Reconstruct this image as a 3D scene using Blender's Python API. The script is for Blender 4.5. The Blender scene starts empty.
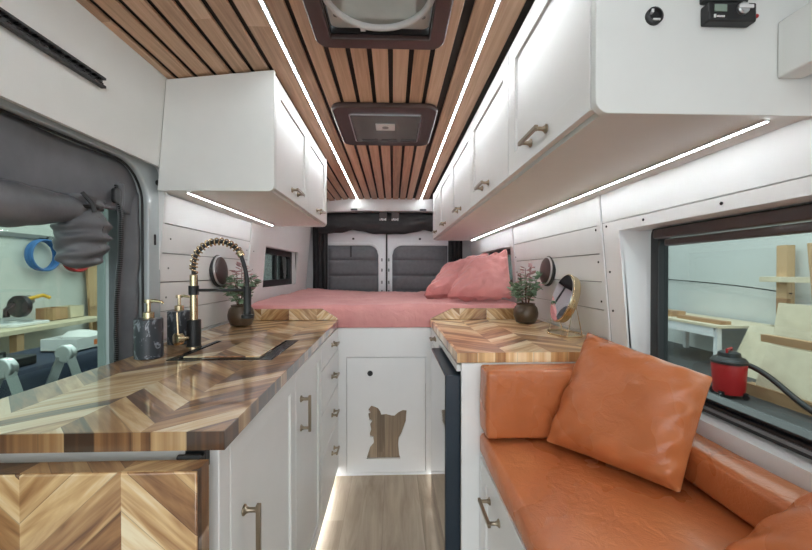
import bpy, bmesh, math, random
from mathutils import Vector, Matrix, noise
random.seed(7)
S = bpy.context.scene
COL = S.collection
PI = math.pi

# ------------------------------------------------------------------ mesh builder
class MB:
    def __init__(s): s.v = []; s.f = []
    def add(s, vs, fs):
        n = len(s.v); s.v += [Vector(p) for p in vs]; s.f += [tuple(i + n for i in f) for f in fs]; return s
    def box(s, x0, x1, y0, y1, z0, z1):
        return s.add([(x0,y0,z0),(x1,y0,z0),(x1,y1,z0),(x0,y1,z0),(x0,y0,z1),(x1,y0,z1),(x1,y1,z1),(x0,y1,z1)],
                     [(0,3,2,1),(4,5,6,7),(0,1,5,4),(1,2,6,5),(2,3,7,6),(3,0,4,7)])
    def hexa(s, p):   # 8 points in box order
        return s.add(p, [(0,3,2,1),(4,5,6,7),(0,1,5,4),(1,2,6,5),(2,3,7,6),(3,0,4,7)])
    def prism(s, poly, axis, a, b):
        n = len(poly)
        def P(q, t):
            return {'x': (t,q[0],q[1]), 'y': (q[0],t,q[1]), 'z': (q[0],q[1],t)}[axis]
        vs = [P(q,a) for q in poly] + [P(q,b) for q in poly]
        fs = [tuple(range(n-1,-1,-1)), tuple(range(n,2*n))] + [(i,(i+1)%n,(i+1)%n+n,i+n) for i in range(n)]
        return s.add(vs, fs)
    def ring(s, outer, inner, axis, a, b):   # frame between two loops of the same length
        n = len(outer)
        def P(q, t):
            return {'x': (t,q[0],q[1]), 'y': (q[0],t,q[1]), 'z': (q[0],q[1],t)}[axis]
        vs = [P(q,a) for q in outer]+[P(q,a) for q in inner]+[P(q,b) for q in outer]+[P(q,b) for q in inner]
        fs = []
        for i in range(n):
            j = (i+1)%n
            fs += [(i,n+i,n+j,j),(2*n+i,2*n+j,3*n+j,3*n+i),(i,j,2*n+j,2*n+i),(n+i,3*n+i,3*n+j,n+j)]
        return s.add(vs, fs)
    def tube(s, pts, r, seg=10, cap=True):
        pts = [Vector(p) for p in pts]; n = len(pts)
        rs = r if isinstance(r,(list,tuple)) else [r]*n
        up = None; vs = []
        for i,p in enumerate(pts):
            t = (pts[min(i+1,n-1)] - pts[max(i-1,0)]).normalized()
            if up is None:
                a = Vector((0,0,1)) if abs(t.z) < .9 else Vector((1,0,0)); up = (a - t*a.dot(t)).normalized()
            else: up = (up - t*up.dot(t)).normalized()
            w = t.cross(up)
            vs += [p + (up*math.cos(2*PI*k/seg) + w*math.sin(2*PI*k/seg))*rs[i] for k in range(seg)]
        fs = [(i*seg+k, i*seg+(k+1)%seg, (i+1)*seg+(k+1)%seg, (i+1)*seg+k) for i in range(n-1) for k in range(seg)]
        if cap: fs += [tuple(range(seg-1,-1,-1)), tuple(range((n-1)*seg, n*seg))]
        return s.add(vs, fs)
    def lathe(s, prof, c, axis=(0,0,1), seg=28):
        ax = Vector(axis).normalized(); a = Vector((1,0,0)) if abs(ax.x) < .9 else Vector((0,1,0))
        u = (a - ax*a.dot(ax)).normalized(); w = ax.cross(u); c = Vector(c)
        vs = []
        for r,h in prof:
            vs += [c + ax*h + (u*math.cos(2*PI*k/seg) + w*math.sin(2*PI*k/seg))*max(r,1e-5) for k in range(seg)]
        n = len(prof)
        fs = [(i*seg+k, i*seg+(k+1)%seg, (i+1)*seg+(k+1)%seg, (i+1)*seg+k) for i in range(n-1) for k in range(seg)]
        fs += [tuple(range(seg-1,-1,-1)), tuple(range((n-1)*seg, n*seg))]
        return s.add(vs, fs)
    def grid(s, fn, nu, nv, closed_u=False):
        vs = [fn(i/nu, j/nv) for j in range(nv+1) for i in range(nu+1)]
        fs = [(j*(nu+1)+i, j*(nu+1)+i+1, (j+1)*(nu+1)+i+1, (j+1)*(nu+1)+i) for j in range(nv) for i in range(nu)]
        return s.add(vs, fs)

def wpos(o):
    p = Vector((0,0,0))
    while o is not None: p += o.location; o = o.parent
    return p

def build(name, mb, mat, parent=None, bevel=0, seg=2, smooth=35, origin=None, weld=0, subd=0, solid=0):
    """links ONE mesh object; mb is in world coordinates"""
    me = bpy.data.meshes.new(name)
    off = wpos(parent) if parent is not None else Vector((0,0,0))
    if parent is None:
        if origin is None:
            lo = Vector([min(v[i] for v in mb.v) for i in range(3)]); hi = Vector([max(v[i] for v in mb.v) for i in range(3)])
            origin = Vector(((lo.x+hi.x)/2,(lo.y+hi.y)/2,lo.z))
        off = Vector(origin)
    me.from_pydata([v-off for v in mb.v], [], mb.f)
    bm = bmesh.new(); bm.from_mesh(me)
    if weld: bmesh.ops.remove_doubles(bm, verts=bm.verts, dist=weld)
    bmesh.ops.recalc_face_normals(bm, faces=bm.faces)
    bm.to_mesh(me); bm.free()
    if smooth:
        me.polygons.foreach_set('use_smooth', [True]*len(me.polygons)); me.set_sharp_from_angle(angle=math.radians(smooth))
    me.materials.append(mat)
    o = bpy.data.objects.new(name, me); COL.objects.link(o)
    if parent is not None: o.parent = parent
    else: o.location = off
    if solid:
        m = o.modifiers.new('thick','SOLIDIFY'); m.thickness = solid; m.offset = 0
    if bevel:
        m = o.modifiers.new('edge','BEVEL'); m.width = bevel; m.segments = seg; m.limit_method = 'ANGLE'; m.angle_limit = math.radians(40)
        m.harden_normals = False
    if subd:
        m = o.modifiers.new('soft','SUBSURF'); m.levels = subd; m.render_levels = subd
    return o

def tag(o, label, cat, group=None):
    o['label'] = label; o['category'] = cat
    if group: o['group'] = group
    return o
def thing(name, loc, label, cat, group=None):
    o = bpy.data.objects.new(name, None); COL.objects.link(o); o.location = loc; o.empty_display_size = .05
    return tag(o, label, cat, group)
def struct(o, label=None):
    o['kind'] = 'structure'
    if label: o['label'] = label
    return o
def copy_tree(o, parent=None):
    c = o.copy(); COL.objects.link(c)
    if parent is not None: c.parent = parent
    for ch in list(o.children): copy_tree(ch, c)
    return c

def rrect(x0,x1,y0,y1,r,seg=6):
    out = []
    for cx,cy,a in ((x1-r,y1-r,0),(x0+r,y1-r,90),(x0+r,y0+r,180),(x1-r,y0+r,270)):
        for k in range(seg+1):
            t = math.radians(a+90*k/seg); out.append((cx+r*math.cos(t), cy+r*math.sin(t)))
    return out
def bez(a,b,c,d,n=14):
    a,b,c,d = map(Vector,(a,b,c,d))
    return [a*(1-t)**3+b*3*t*(1-t)**2+c*3*t*t*(1-t)+d*t**3 for t in [i/n for i in range(n+1)]]
def nz(x,y,z=0): return noise.noise(Vector((x,y,z)))

# ------------------------------------------------------------------ materials
def lin(r,g,b):
    f = lambda c: (c/255/12.92) if c/255 <= .04045 else ((c/255+.055)/1.055)**2.4
    return (f(r),f(g),f(b),1)
class NT:
    def __init__(s, name):
        s.m = bpy.data.materials.new(name); s.m.use_nodes = True; s.t = s.m.node_tree
        s.b = s.t.nodes['Principled BSDF']
    def n(s, typ, **kw):
        nd = s.t.nodes.new(typ)
        for k,v in kw.items(): setattr(nd,k,v)
        return nd
    def put(s, sock, val):
        if hasattr(val,'is_output'): s.t.links.new(val, sock)
        else: sock.default_value = val
    def math(s, op, a, b=0.0, c=None):
        nd = s.n('ShaderNodeMath', operation=op); s.put(nd.inputs[0],a); s.put(nd.inputs[1],b)
        if c is not None: s.put(nd.inputs[2],c)
        return nd.outputs[0]
    def comb(s, x,y,z):
        nd = s.n('ShaderNodeCombineXYZ'); s.put(nd.inputs[0],x); s.put(nd.inputs[1],y); s.put(nd.inputs[2],z); return nd.outputs[0]
    def ramp(s, fac, stops, mode='LINEAR'):
        nd = s.n('ShaderNodeValToRGB'); nd.color_ramp.interpolation = mode
        e = nd.color_ramp.elements
        while len(e) < len(stops): e.new(.5)
        for k,(p,c) in enumerate(stops): e[k].position = p; e[k].color = c
        s.put(nd.inputs[0],fac); return nd.outputs[0]
    def noise(s, vec, scale=5, detail=4, rough=.5, dist=0):
        nd = s.n('ShaderNodeTexNoise'); s.put(nd.inputs['Vector'],vec); nd.inputs['Scale'].default_value = scale
        nd.inputs['Detail'].default_value = detail; nd.inputs['Roughness'].default_value = rough; nd.inputs['Distortion'].default_value = dist
        return nd.outputs['Fac']
    def mix(s, fac, a, b, mode='MIX'):
        nd = s.n('ShaderNodeMix', data_type='RGBA', blend_type=mode)
        s.put(nd.inputs[0],fac); s.put(nd.inputs[6],a); s.put(nd.inputs[7],b); return nd.outputs[2]
    def obj(s): return s.n('ShaderNodeTexCoord').outputs['Object']
    def xyz(s):
        nd = s.n('ShaderNodeSeparateXYZ'); s.put(nd.inputs[0], s.obj()); return nd.outputs
    def bump(s, h, st=.2, d=.01):
        nd = s.n('ShaderNodeBump'); nd.inputs['Strength'].default_value = st; nd.inputs['Distance'].default_value = d
        s.put(nd.inputs['Height'],h); s.t.links.new(nd.outputs[0], s.b.inputs['Normal'])
    def set(s, **kw):
        for k,v in kw.items(): s.put(s.b.inputs[k.replace('_',' ')], v)
        return s

def plain(name, col, rough=.5, metal=0, var=.06, scale=12, bump=0, coat=0, spec=.5):
    t = NT(name); nf = t.noise(t.obj(), scale, 5)
    c2 = tuple(max(0,c*(1-var)) for c in col[:3])+(1,)
    c3 = tuple(min(1,c*(1+var)) for c in col[:3])+(1,)
    t.set(Base_Color=t.ramp(nf, [(.3,c2),(.7,c3)]), Roughness=rough, Metallic=metal)
    t.b.inputs['Specular IOR Level'].default_value = spec
    if coat: t.b.inputs['Coat Weight'].default_value = coat; t.b.inputs['Coat Roughness'].default_value = .05
    if bump: t.bump(t.noise(t.obj(), scale*8, 4), bump, .004)
    return t.m

def chevron(name, u, v, uo=0, vo=0, W=.159, w=.058, coat=1.0, bright=1.0, shift=.2):
    """acacia planks in chevron columns under a gloss finish"""
    t = NT(name); X = t.xyz(); U = t.math('ADD', X['XYZ'.index(u)], uo+W*40); V = t.math('ADD', X['XYZ'.index(v)], vo)
    tri = t.math('PINGPONG', U, W)
    col = t.math('FLOOR', t.math('DIVIDE', U, W))
    vv = t.math('ADD', V, t.math('MULTIPLY', tri, .95))
    wob = t.noise(t.comb(col, t.math('MULTIPLY', vv, 3.0), 0.0), 3, 1)
    pid = t.math('FLOOR', t.math('ADD', t.math('DIVIDE', vv, w), t.math('MULTIPLY', wob, .9)))
    wn = t.n('ShaderNodeTexWhiteNoise', noise_dimensions='2D'); t.put(wn.inputs['Vector'], t.comb(pid, col, 0.0))
    along = t.math('SUBTRACT', V, t.math('MULTIPLY', tri, 1.05))
    g = t.noise(t.comb(t.math('MULTIPLY', vv, 42.0), t.math('MULTIPLY', along, 5.0), t.math('MULTIPLY', pid, 3.7)), 1.0, 6, .6, .6)
    big = t.noise(t.comb(t.math('MULTIPLY', vv, 24.0), t.math('MULTIPLY', along, 2.5), t.math('MULTIPLY', pid, 5.1)), 1.0, 3, .5, 1.2)
    f = t.math('ADD', t.math('MULTIPLY', wn.outputs['Value'], .62), t.math('MULTIPLY', t.math('SUBTRACT', big, .5), 1.05))
    f = t.math('ADD', t.math('ADD', f, shift), t.math('MULTIPLY', t.math('SUBTRACT', g, .5), .42))
    k = bright
    stops = [(.05,(.06*k,.022*k,.008*k,1)),(.24,(.17*k,.068*k,.024*k,1)),(.40,(.33*k,.155*k,.058*k,1)),(.56,(.47*k,.26*k,.11*k,1)),(.72,(.68*k,.44*k,.215*k,1)),(.92,(.84*k,.69*k,.47*k,1))]
    c = t.ramp(f, stops)
    edge = t.math('FRACT', t.math('ADD', t.math('DIVIDE', vv, w), t.math('MULTIPLY', wob, .9)))
    seam = t.math('LESS_THAN', edge, .03)
    c = t.mix(t.math('MULTIPLY', seam, .45), c, (.08,.035,.015,1))
    t.set(Base_Color=c, Roughness=.28)
    t.b.inputs['Coat Weight'].default_value = coat; t.b.inputs['Coat Roughness'].default_value = .02; t.b.inputs['Coat IOR'].default_value = 1.55
    return t.m

def planks(name, axis_w, axis_l, w, stops, rough=.5, off=0, length=1.2, gap=.006, spread=.5, gscale=30):
    t = NT(name); X = t.xyz(); a = t.math('ADD', X['XYZ'.index(axis_w)], off+50*w); l = X['XYZ'.index(axis_l)]
    q = t.math('DIVIDE', a, w); pid = t.math('FLOOR', q)
    wn0 = t.n('ShaderNodeTexWhiteNoise', noise_dimensions='1D'); t.put(wn0.inputs['W'], pid)
    lid = t.math('FLOOR', t.math('ADD', t.math('DIVIDE', l, length), t.math('MULTIPLY', wn0.outputs['Value'], 5.0)))
    wn = t.n('ShaderNodeTexWhiteNoise', noise_dimensions='2D'); t.put(wn.inputs['Vector'], t.comb(pid, lid, 0.0))
    g = t.noise(t.comb(t.math('MULTIPLY', a, float(gscale)), t.math('MULTIPLY', l, 2.2), t.math('MULTIPLY', t.math('ADD', pid, t.math('MULTIPLY', lid, 7.0)), 3.3)), 1, 7, .62, .8)
    f = t.math('ADD', t.math('MULTIPLY', t.math('SUBTRACT', wn.outputs['Value'], .5), spread), g)
    c = t.ramp(f, stops)
    if gap: c = t.mix(t.math('MULTIPLY', t.math('LESS_THAN', t.math('FRACT', q), gap/w), .5), c, (.12,.09,.07,1))
    t.set(Base_Color=c, Roughness=rough)
    return t.m

def emit(name, col, st):
    m = bpy.data.materials.new(name); m.use_nodes = True; t = m.node_tree; t.nodes.clear()
    e = t.nodes.new('ShaderNodeEmission'); e.inputs[0].default_value = col; e.inputs[1].default_value = st
    o = t.nodes.new('ShaderNodeOutputMaterial'); t.links.new(e.outputs[0], o.inputs[0]); return m
def led_mat(name, st):
    """closely spaced diodes behind a milky cover"""
    m = bpy.data.materials.new(name); m.use_nodes = True; t = m.node_tree; t.nodes.clear()
    tc = t.nodes.new('ShaderNodeTexCoord'); sp = t.nodes.new('ShaderNodeSeparateXYZ'); t.links.new(tc.outputs['Object'], sp.inputs[0])
    a = t.nodes.new('ShaderNodeMath'); a.operation = 'SINE'; b = t.nodes.new('ShaderNodeMath'); b.operation = 'MULTIPLY'; b.inputs[1].default_value = 2*PI/.016
    t.links.new(sp.outputs[1], b.inputs[0]); t.links.new(b.outputs[0], a.inputs[0])
    c = t.nodes.new('ShaderNodeMath'); c.operation = 'MULTIPLY_ADD'; c.inputs[1].default_value = st*.35; c.inputs[2].default_value = st
    t.links.new(a.outputs[0], c.inputs[0])
    e = t.nodes.new('ShaderNodeEmission'); e.inputs[0].default_value = (.90,.97,1,1); t.links.new(c.outputs[0], e.inputs[1])
    o = t.nodes.new('ShaderNodeOutputMaterial'); t.links.new(e.outputs[0], o.inputs[0]); return m
def glass(name, tint=(.93,.97,.95,1), refl=1.0):
    m = bpy.data.materials.new(name); m.use_nodes = True; t = m.node_tree; t.nodes.clear()
    tr = t.nodes.new('ShaderNodeBsdfTransparent'); tr.inputs[0].default_value = tint
    gl = t.nodes.new('ShaderNodeBsdfGlossy'); gl.inputs['Roughness'].default_value = .01
    lw = t.nodes.new('ShaderNodeLayerWeight'); p5 = t.nodes.new('ShaderNodeMath'); p5.operation = 'POWER'; p5.inputs[1].default_value = 5.0
    t.links.new(lw.outputs['Facing'], p5.inputs[0])
    fr = t.nodes.new('ShaderNodeMath'); fr.operation = 'MULTIPLY_ADD'; fr.inputs[1].default_value = .9; fr.inputs[2].default_value = .03
    t.links.new(p5.outputs[0], fr.inputs[0])
    mx = t.nodes.new('ShaderNodeMixShader'); o = t.nodes.new('ShaderNodeOutputMaterial')
    t.links.new(fr.outputs[0], mx.inputs[0]); t.links.new(tr.outputs[0], mx.inputs[1]); t.links.new(gl.outputs[0], mx.inputs[2]); t.links.new(mx.outputs[0], o.inputs[0])
    return m

M = {}
M['wall'] = plain('white_wall_paint', (.79,.79,.785,1), .42, var=.012)
M['cab'] = plain('white_cabinet_paint', (.80,.79,.775,1), .35, var=.012)
M['cabin'] = plain('white_panel_paint', (.82,.82,.82,1), .4, var=.01)
M['upper'] = plain('warm_white_panel', (.765,.77,.745,1), .5, var=.015)
M['pillar'] = plain('painted_body_metal', lin(176,184,186), .3, var=.03, coat=.4)
M['floor'] = planks('oak_floor', 'X','Y', .19, [(.25,lin(122,106,90)),(.5,lin(158,141,122)),(.75,lin(180,164,145))], .5, off=.05, length=1.5, gap=.002, spread=.25, gscale=22)
M['slat'] = planks('ceiling_slat_wood','X','Y', .072, [(.2,lin(160,126,100)),(.5,lin(200,162,132)),(.8,lin(222,190,162))], .45, off=.30, length=6, gap=0, spread=.45, gscale=70)
M['black'] = plain('matte_black', (.012,.012,.013,1), .45)
M['gap'] = plain('seam_shade_backing', (.30,.30,.30,1), .8)  # grey stands in for the shadow inside the wall board seams
M['dark'] = plain('ceiling_backing', (.03,.025,.022,1), .7)
M['brownblack'] = plain('dark_brown_plastic', lin(66,50,48), .35, var=.05, coat=.2)
M['chevL'] = chevron('acacia_counter','X','Y', shift=.22, bright=1.0)
M['chevE'] = chevron('acacia_end_grain','X','Y', shift=-.02, bright=.8)
M['chevS'] = chevron('acacia_upright','X','Z', w=.06, shift=.28)
M['chevF'] = chevron('acacia_leaf','X','Z', w=.068, uo=.159, shift=.21, bright=.95)
M['chevR'] = chevron('acacia_counter_matte','X','Y', coat=.45, bright=1.2, shift=.30)
M['board'] = chevron('acacia_sink_board','X','Y', w=.075, uo=.03, vo=.02)
M['gold'] = plain('brushed_brass', (.64,.52,.34,1), .25, 1, var=.05)
M['nickel'] = plain('antique_nickel', (.33,.27,.20,1), .28, 1, var=.1)
M['steel'] = plain('aluminium', (.7,.72,.73,1), .3, 1, var=.05)
M['dsteel'] = plain('dark_sink_steel', (.05,.05,.055,1), .25, .8)
M['chrome'] = plain('mirror_silver', (.85,.86,.88,1), .02, 1, var=0)
M['fridge'] = plain('black_glass_door', (.01,.011,.013,1), .04, coat=1)
M['fridgeside'] = plain('dark_blue_grey_steel', lin(38,50,62), .35, var=.05)
M['greycloth'] = plain('grey_curtain_cloth', lin(98,99,103), .38, var=.22, scale=7, bump=.15)
M['blackcloth'] = plain('black_curtain_cloth', (.02,.019,.02,1), .6, var=.2, scale=20, bump=.2)
M['quilt'] = plain('grey_quilted_cover', lin(104,106,110), .6, var=.1, scale=30, bump=.2)
M['doorpaint'] = plain('white_door_metal', lin(226,228,231), .25, var=.02, coat=.5)
M['rubber'] = plain('black_rubber', (.01,.01,.01,1), .55)
M['pot'] = plain('bronze_glazed_pot', lin(86,72,58), .3, .3, var=.25, scale=18)
M['leaf'] = plain('dusty_green_leaf', lin(122,148,120), .55, var=.35, scale=40)
M['leafred'] = plain('dusty_pink_leaf', lin(176,138,138), .55, var=.3, scale=40)
M['stem'] = plain('brown_stem', lin(96,70,50), .7)
M['glassL'] = glass('side_door_glass', (.54,.61,.57,1))
M['glassR'] = glass('side_window_glass', (.60,.66,.65,1))
M['glassS'] = glass('small_window_glass', (.38,.42,.41,1))
M['led'] = led_mat('ceiling_led', 46)
M['ledu'] = led_mat('under_cabinet_led', 50)
M['ledf'] = led_mat('floor_led', 55)
M['red'] = plain('red_plastic', lin(178,32,36), .35, var=.05)
M['ply'] = plain('pale_plywood', lin(216,203,176), .6, var=.08, scale=6)
M['timber'] = planks('rough_timber','X','Z', .3, [(.2,lin(150,112,78)),(.8,lin(205,170,130))], .7, gap=0)
M['shopwall'] = plain('shop_wall_paint', lin(208,210,206), .8, var=.03, scale=1)
M['shopfloor'] = plain('shop_concrete', lin(70,70,70), .6, var=.2, scale=2)
M['blueplastic'] = plain('blue_plastic', lin(60,110,170), .4)
M['whiteplastic'] = plain('white_plastic', lin(225,225,225), .4, var=.02)
M['greyplastic'] = plain('grey_plastic', lin(120,122,124), .4)
M['yellow'] = plain('yellow_plastic', lin(220,170,40), .4)
M['navy'] = plain('navy_cloth', lin(38,48,70), .8, var=.2, scale=4, bump=.2)
M['screen'] = plain('lcd_glass', lin(135,150,138), .2, var=.02)
M['taupe'] = planks('grey_oak_board','X','Z', .045, [(.2,lin(104,88,72)),(.55,lin(138,120,100)),(.85,lin(165,146,124))], .55, gap=.002, spread=.35, length=3, gscale=60)

def leather():
    t = NT('tan_leather'); o = t.obj()
    a = t.noise(o, 4, 3, .5, .3); b = t.noise(o, 240, 3, .6)
    c = t.ramp(a, [(.2,lin(160,90,50)),(.5,lin(186,106,62)),(.8,lin(206,128,80))])
    t.set(Base_Color=c, Roughness=t.math('ADD', t.math('MULTIPLY', a, .3), .14))
    t.bump(t.math('ADD', t.math('MULTIPLY', t.noise(o, 22, 4, .6, 1.0), 2.0), t.math('MULTIPLY', b, .35)), .32, .004)
    return t.m
M['leather'] = leather()
def sheet():
    t = NT('pink_cotton'); o = t.obj()
    c = t.ramp(t.noise(o, 5, 5), [(.3,lin(212,142,140)),(.7,lin(226,162,158))])
    t.set(Base_Color=c, Roughness=.8); t.b.inputs['Sheen Weight'].default_value = .2
    t.bump(t.math('ADD', t.noise(o, 60, 4), t.math('MULTIPLY', t.noise(o, 13, 5, .6, 1.8), 4.0)), .45, .006); return t.m
M['pink'] = sheet()
def marble():
    t = NT('black_marble'); o = t.obj()
    v = t.noise(o, 9, 6, .6, 2.5)
    c = t.ramp(v, [(0,(.025,.03,.038,1)),(.52,(.035,.04,.05,1)),(.57,(.28,.30,.34,1)),(.61,(.04,.045,.055,1)),(1,(.03,.034,.042,1))])
    t.set(Base_Color=c, Roughness=.35); return t.m
M['marble'] = marble()

# ------------------------------------------------------------------ van geometry helpers
def xl(z): return -.91 + .083*(max(z,.9)-.92)
def xr(z): return .862 - .086*(max(z,.9)-.92)
Y1 = 3.86
Y0 = -1.1
def wall_slab(mb, side, y0, y1, z0, z1, t=.012):
    if z0 < .88 and z1 > .92:
        wall_slab(mb,side,y0,y1,z0,.9,t); z0 = .9
    fx = xl if side < 0 else xr
    d = t*side
    a0, a1 = fx(z0), fx(z1)
    mb.hexa([(a0,y0,z0),(a0+d,y0,z0),(a0+d,y1,z0),(a0,y1,z0),(a1,y0,z1),(a1+d,y0,z1),(a1+d,y1,z1),(a1,y1,z1)] if side > 0 else
            [(a0+d,y0,z0),(a0,y0,z0),(a0,y1,z0),(a0+d,y1,z0),(a1+d,y0,z1),(a1,y0,z1),(a1,y1,z1),(a1+d,y1,z1)])
    return mb
seams = [.70,.817,.93,1.045,1.16,1.273,1.386,1.50,1.62]

# floor
struct(build('floor', MB().box(-1.0,.95,Y0,Y1+.1,-.06,0), M['floor'], origin=(0,0,0)))
# ---- left wall
mb = MB()
for a,b in zip(seams[:-1], seams[1:]): wall_slab(mb,-1,1.44,2.285,a+.0022,b-.0022)
wall_slab(mb,-1,2.32,2.575,0,1.94); wall_slab(mb,-1,3.435,Y1,0,1.94)
wall_slab(mb,-1,2.575,3.435,0,1.09); wall_slab(mb,-1,2.575,3.435,1.38,1.94)
wl = struct(build('wall_left', mb, M['wall'], origin=(-.9,2,0)))
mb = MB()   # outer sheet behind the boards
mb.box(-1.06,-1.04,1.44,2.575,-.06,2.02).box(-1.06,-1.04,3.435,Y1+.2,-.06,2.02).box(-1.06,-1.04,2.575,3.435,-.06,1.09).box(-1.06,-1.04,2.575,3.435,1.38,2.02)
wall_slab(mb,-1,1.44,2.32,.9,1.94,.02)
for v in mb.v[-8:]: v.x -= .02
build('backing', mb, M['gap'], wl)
mb = MB(); wall_slab(mb,-1,1.434,1.446,.6,1.60,.07); build('edge_strip', mb, M['wall'], wl)
mb = MB(); wall_slab(mb,-1,2.287,2.318,.6,1.60,-.006); build('batten', mb, M['wall'], wl)
mb = MB()
for y in (1.49,2.25,2.36):
    for z in (1.33,1.215,1.10): mb.lathe([(.004,0),(.004,.002),(.001,.003)], (xl(z),y,z), (1,0,0), 8)
build('screw', mb, M['greyplastic'], wl)
# upper panel over the sliding door
mb = MB(); wall_slab(mb,-1,Y0,1.44,1.585,1.94); mb.box(-1.06,-.87,Y0,1.44,1.60,1.62)
struct(build('wall_left_upper', mb, M['upper'], origin=(-.86,0,1.58)))
# ---- right wall
WY, WZ0, WZ1 = 1.325, .785, 1.352
mb = MB()
for a,b in zip(seams[:-1], seams[1:]): wall_slab(mb,1,1.455,2.485,a+.0022,b-.0022)
wall_slab(mb,1,2.52,2.575,0,1.94); wall_slab(mb,1,3.435,Y1,0,1.94)
wall_slab(mb,1,2.575,3.435,0,1.09); wall_slab(mb,1,2.575,3.435,1.38,1.94)
wr = struct(build('wall_right', mb, M['wall'], origin=(.85,2,0)))
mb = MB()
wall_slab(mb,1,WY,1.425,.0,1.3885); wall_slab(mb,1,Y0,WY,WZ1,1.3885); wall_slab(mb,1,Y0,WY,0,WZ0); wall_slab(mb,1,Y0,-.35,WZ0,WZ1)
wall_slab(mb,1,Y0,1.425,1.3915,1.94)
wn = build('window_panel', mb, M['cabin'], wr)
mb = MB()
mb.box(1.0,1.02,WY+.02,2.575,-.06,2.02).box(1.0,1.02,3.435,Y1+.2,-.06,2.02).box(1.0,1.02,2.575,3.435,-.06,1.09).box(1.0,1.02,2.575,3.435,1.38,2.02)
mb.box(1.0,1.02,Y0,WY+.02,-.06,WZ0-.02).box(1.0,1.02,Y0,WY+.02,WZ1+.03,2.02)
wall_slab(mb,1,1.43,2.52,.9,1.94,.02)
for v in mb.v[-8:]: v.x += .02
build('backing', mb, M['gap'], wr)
# window reveal: four flat boards round the opening
mb = MB()
mb.hexa([(xr(WZ0)+.012,-.35,WZ0-.012),(.965,-.35,WZ0-.02),(.965,WY+.012,WZ0-.02),(xr(WZ0)+.012,WY+.012,WZ0-.012),(xr(WZ0)+.012,-.35,WZ0),(.965,-.35,WZ0-.006),(.965,WY+.012,WZ0-.006),(xr(WZ0)+.012,WY+.012,WZ0)])
mb.box(xr(WZ1)+.012,.965,-.35,WY+.012,WZ1,WZ1+.012)
mb.hexa([(xr(WZ0)+.012,WY,WZ0),(.965,WY,WZ0),(.965,WY+.012,WZ0),(xr(WZ0)+.012,WY+.012,WZ0),(xr(WZ1)+.012,WY,WZ1),(.965,WY,WZ1),(.965,WY+.012,WZ1),(xr(WZ1)+.012,WY+.012,WZ1)])
build('window_reveal', mb, M['cabin'], wr)
mb = MB(); wall_slab(mb,1,1.428,1.452,.6,1.94,-.006); wall_slab(mb,1,2.488,2.518,.6,1.60,-.006); build('batten', mb, M['wall'], wr)
mb = MB()
for y,z in ((1.475,1.37),(1.475,1.24),(1.475,1.08),(1.40,1.375),(1.19,1.372),(.90,1.372),(1.40,1.2),(1.40,1.05),(2.47,1.3),(2.47,1.2)):
    mb.lathe([(.0045,0),(.0045,.002),(.001,.003)], (xr(z),y,z), (-1,0,0), 8)
build('screw', mb, M['dsteel'], wr)

# ---- ceiling: dark backing with separate wooden slats fixed along the van
mb = MB().box(-1.06,1.02,Y0,.80,1.966,2.02).box(-1.06,1.02,1.20,Y1+.2,1.966,2.02).box(-1.06,-.22,.80,1.20,1.966,2.02).box(.14,1.02,.80,1.20,1.966,2.02)
ce = struct(build('ceiling', mb, M['dark'], origin=(0,0,1.95)))
mb = MB()
def slat(x0,x1,z0,z1,y0=Y0,y1=Y1-.03):
    mb.hexa([(x0,y0,z0),(x1,y0,z1),(x1,y1,z1),(x0,y1,z0),(x0,y0,z0+.01),(x1,y0,z1+.01),(x1,y1,z1+.01),(x0,y1,z0+.01)])
for k in range(7):
    x = -.291+.072*k+.003
    if k in (0,6): slat(x,x+.055,1.95,1.95)
    else: slat(x,x+.055,1.95,1.95,Y0,.80); slat(x,x+.055,1.95,1.95,1.20)
slat(-.443,-.303,1.95,1.95); slat(.229,.369,1.95,1.95)
def zc(x): return 1.95 - .04*max(0,(-.445-x)/.38)
for k in range(6):
    x1 = -.46-.069*k; slat(x1-.052,x1,zc(x1-.052),zc(x1))
build('slat', mb, M['slat'], ce, bevel=.0015)
# backing above the sloping outer slats
mb = MB().hexa([(-.9,Y0,1.922),(-.44,Y0,1.966),(-.44,Y1,1.966),(-.9,Y1,1.922),(-.9,Y0,1.96),(-.44,Y0,1.97),(-.44,Y1,1.97),(-.9,Y1,1.96)])
build('backing', mb, M['dark'], ce)
mb = MB().box(.372,.85,Y0,Y1,1.955,1.97); build('cabinet_backing', mb, M['dark'], ce)

# ---- rear header and rear wall
mb = MB()
n = 16
lo = [(-.83+1.6*i/n, 1.812+.018*math.sin(PI*i/n)) for i in range(n+1)]
mb.prism(lo+[(.77,1.965),(-.83,1.965)], 'y', Y1-.03, Y1+.05)
hd = struct(build('trim_rear_header', mb, M['wall'], bevel=.008))
mb = MB()
for x in (-.40,.31): mb.prism(rrect(x-.035,x+.035,1.832,1.852,.009), 'y', Y1-.036, Y1-.03)
build('latch_slot', mb, M['black'], hd)
mb = MB().box(-1.06,-.70,4.02,4.06,-.06,2.0).box(.61,1.02,4.02,4.06,-.06,2.0).box(-.75,.65,4.02,4.06,1.72,2.0).box(-1.06,1.02,4.02,4.06,-.06,.72)
struct(build('wall_rear', mb, M['wall']))

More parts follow.
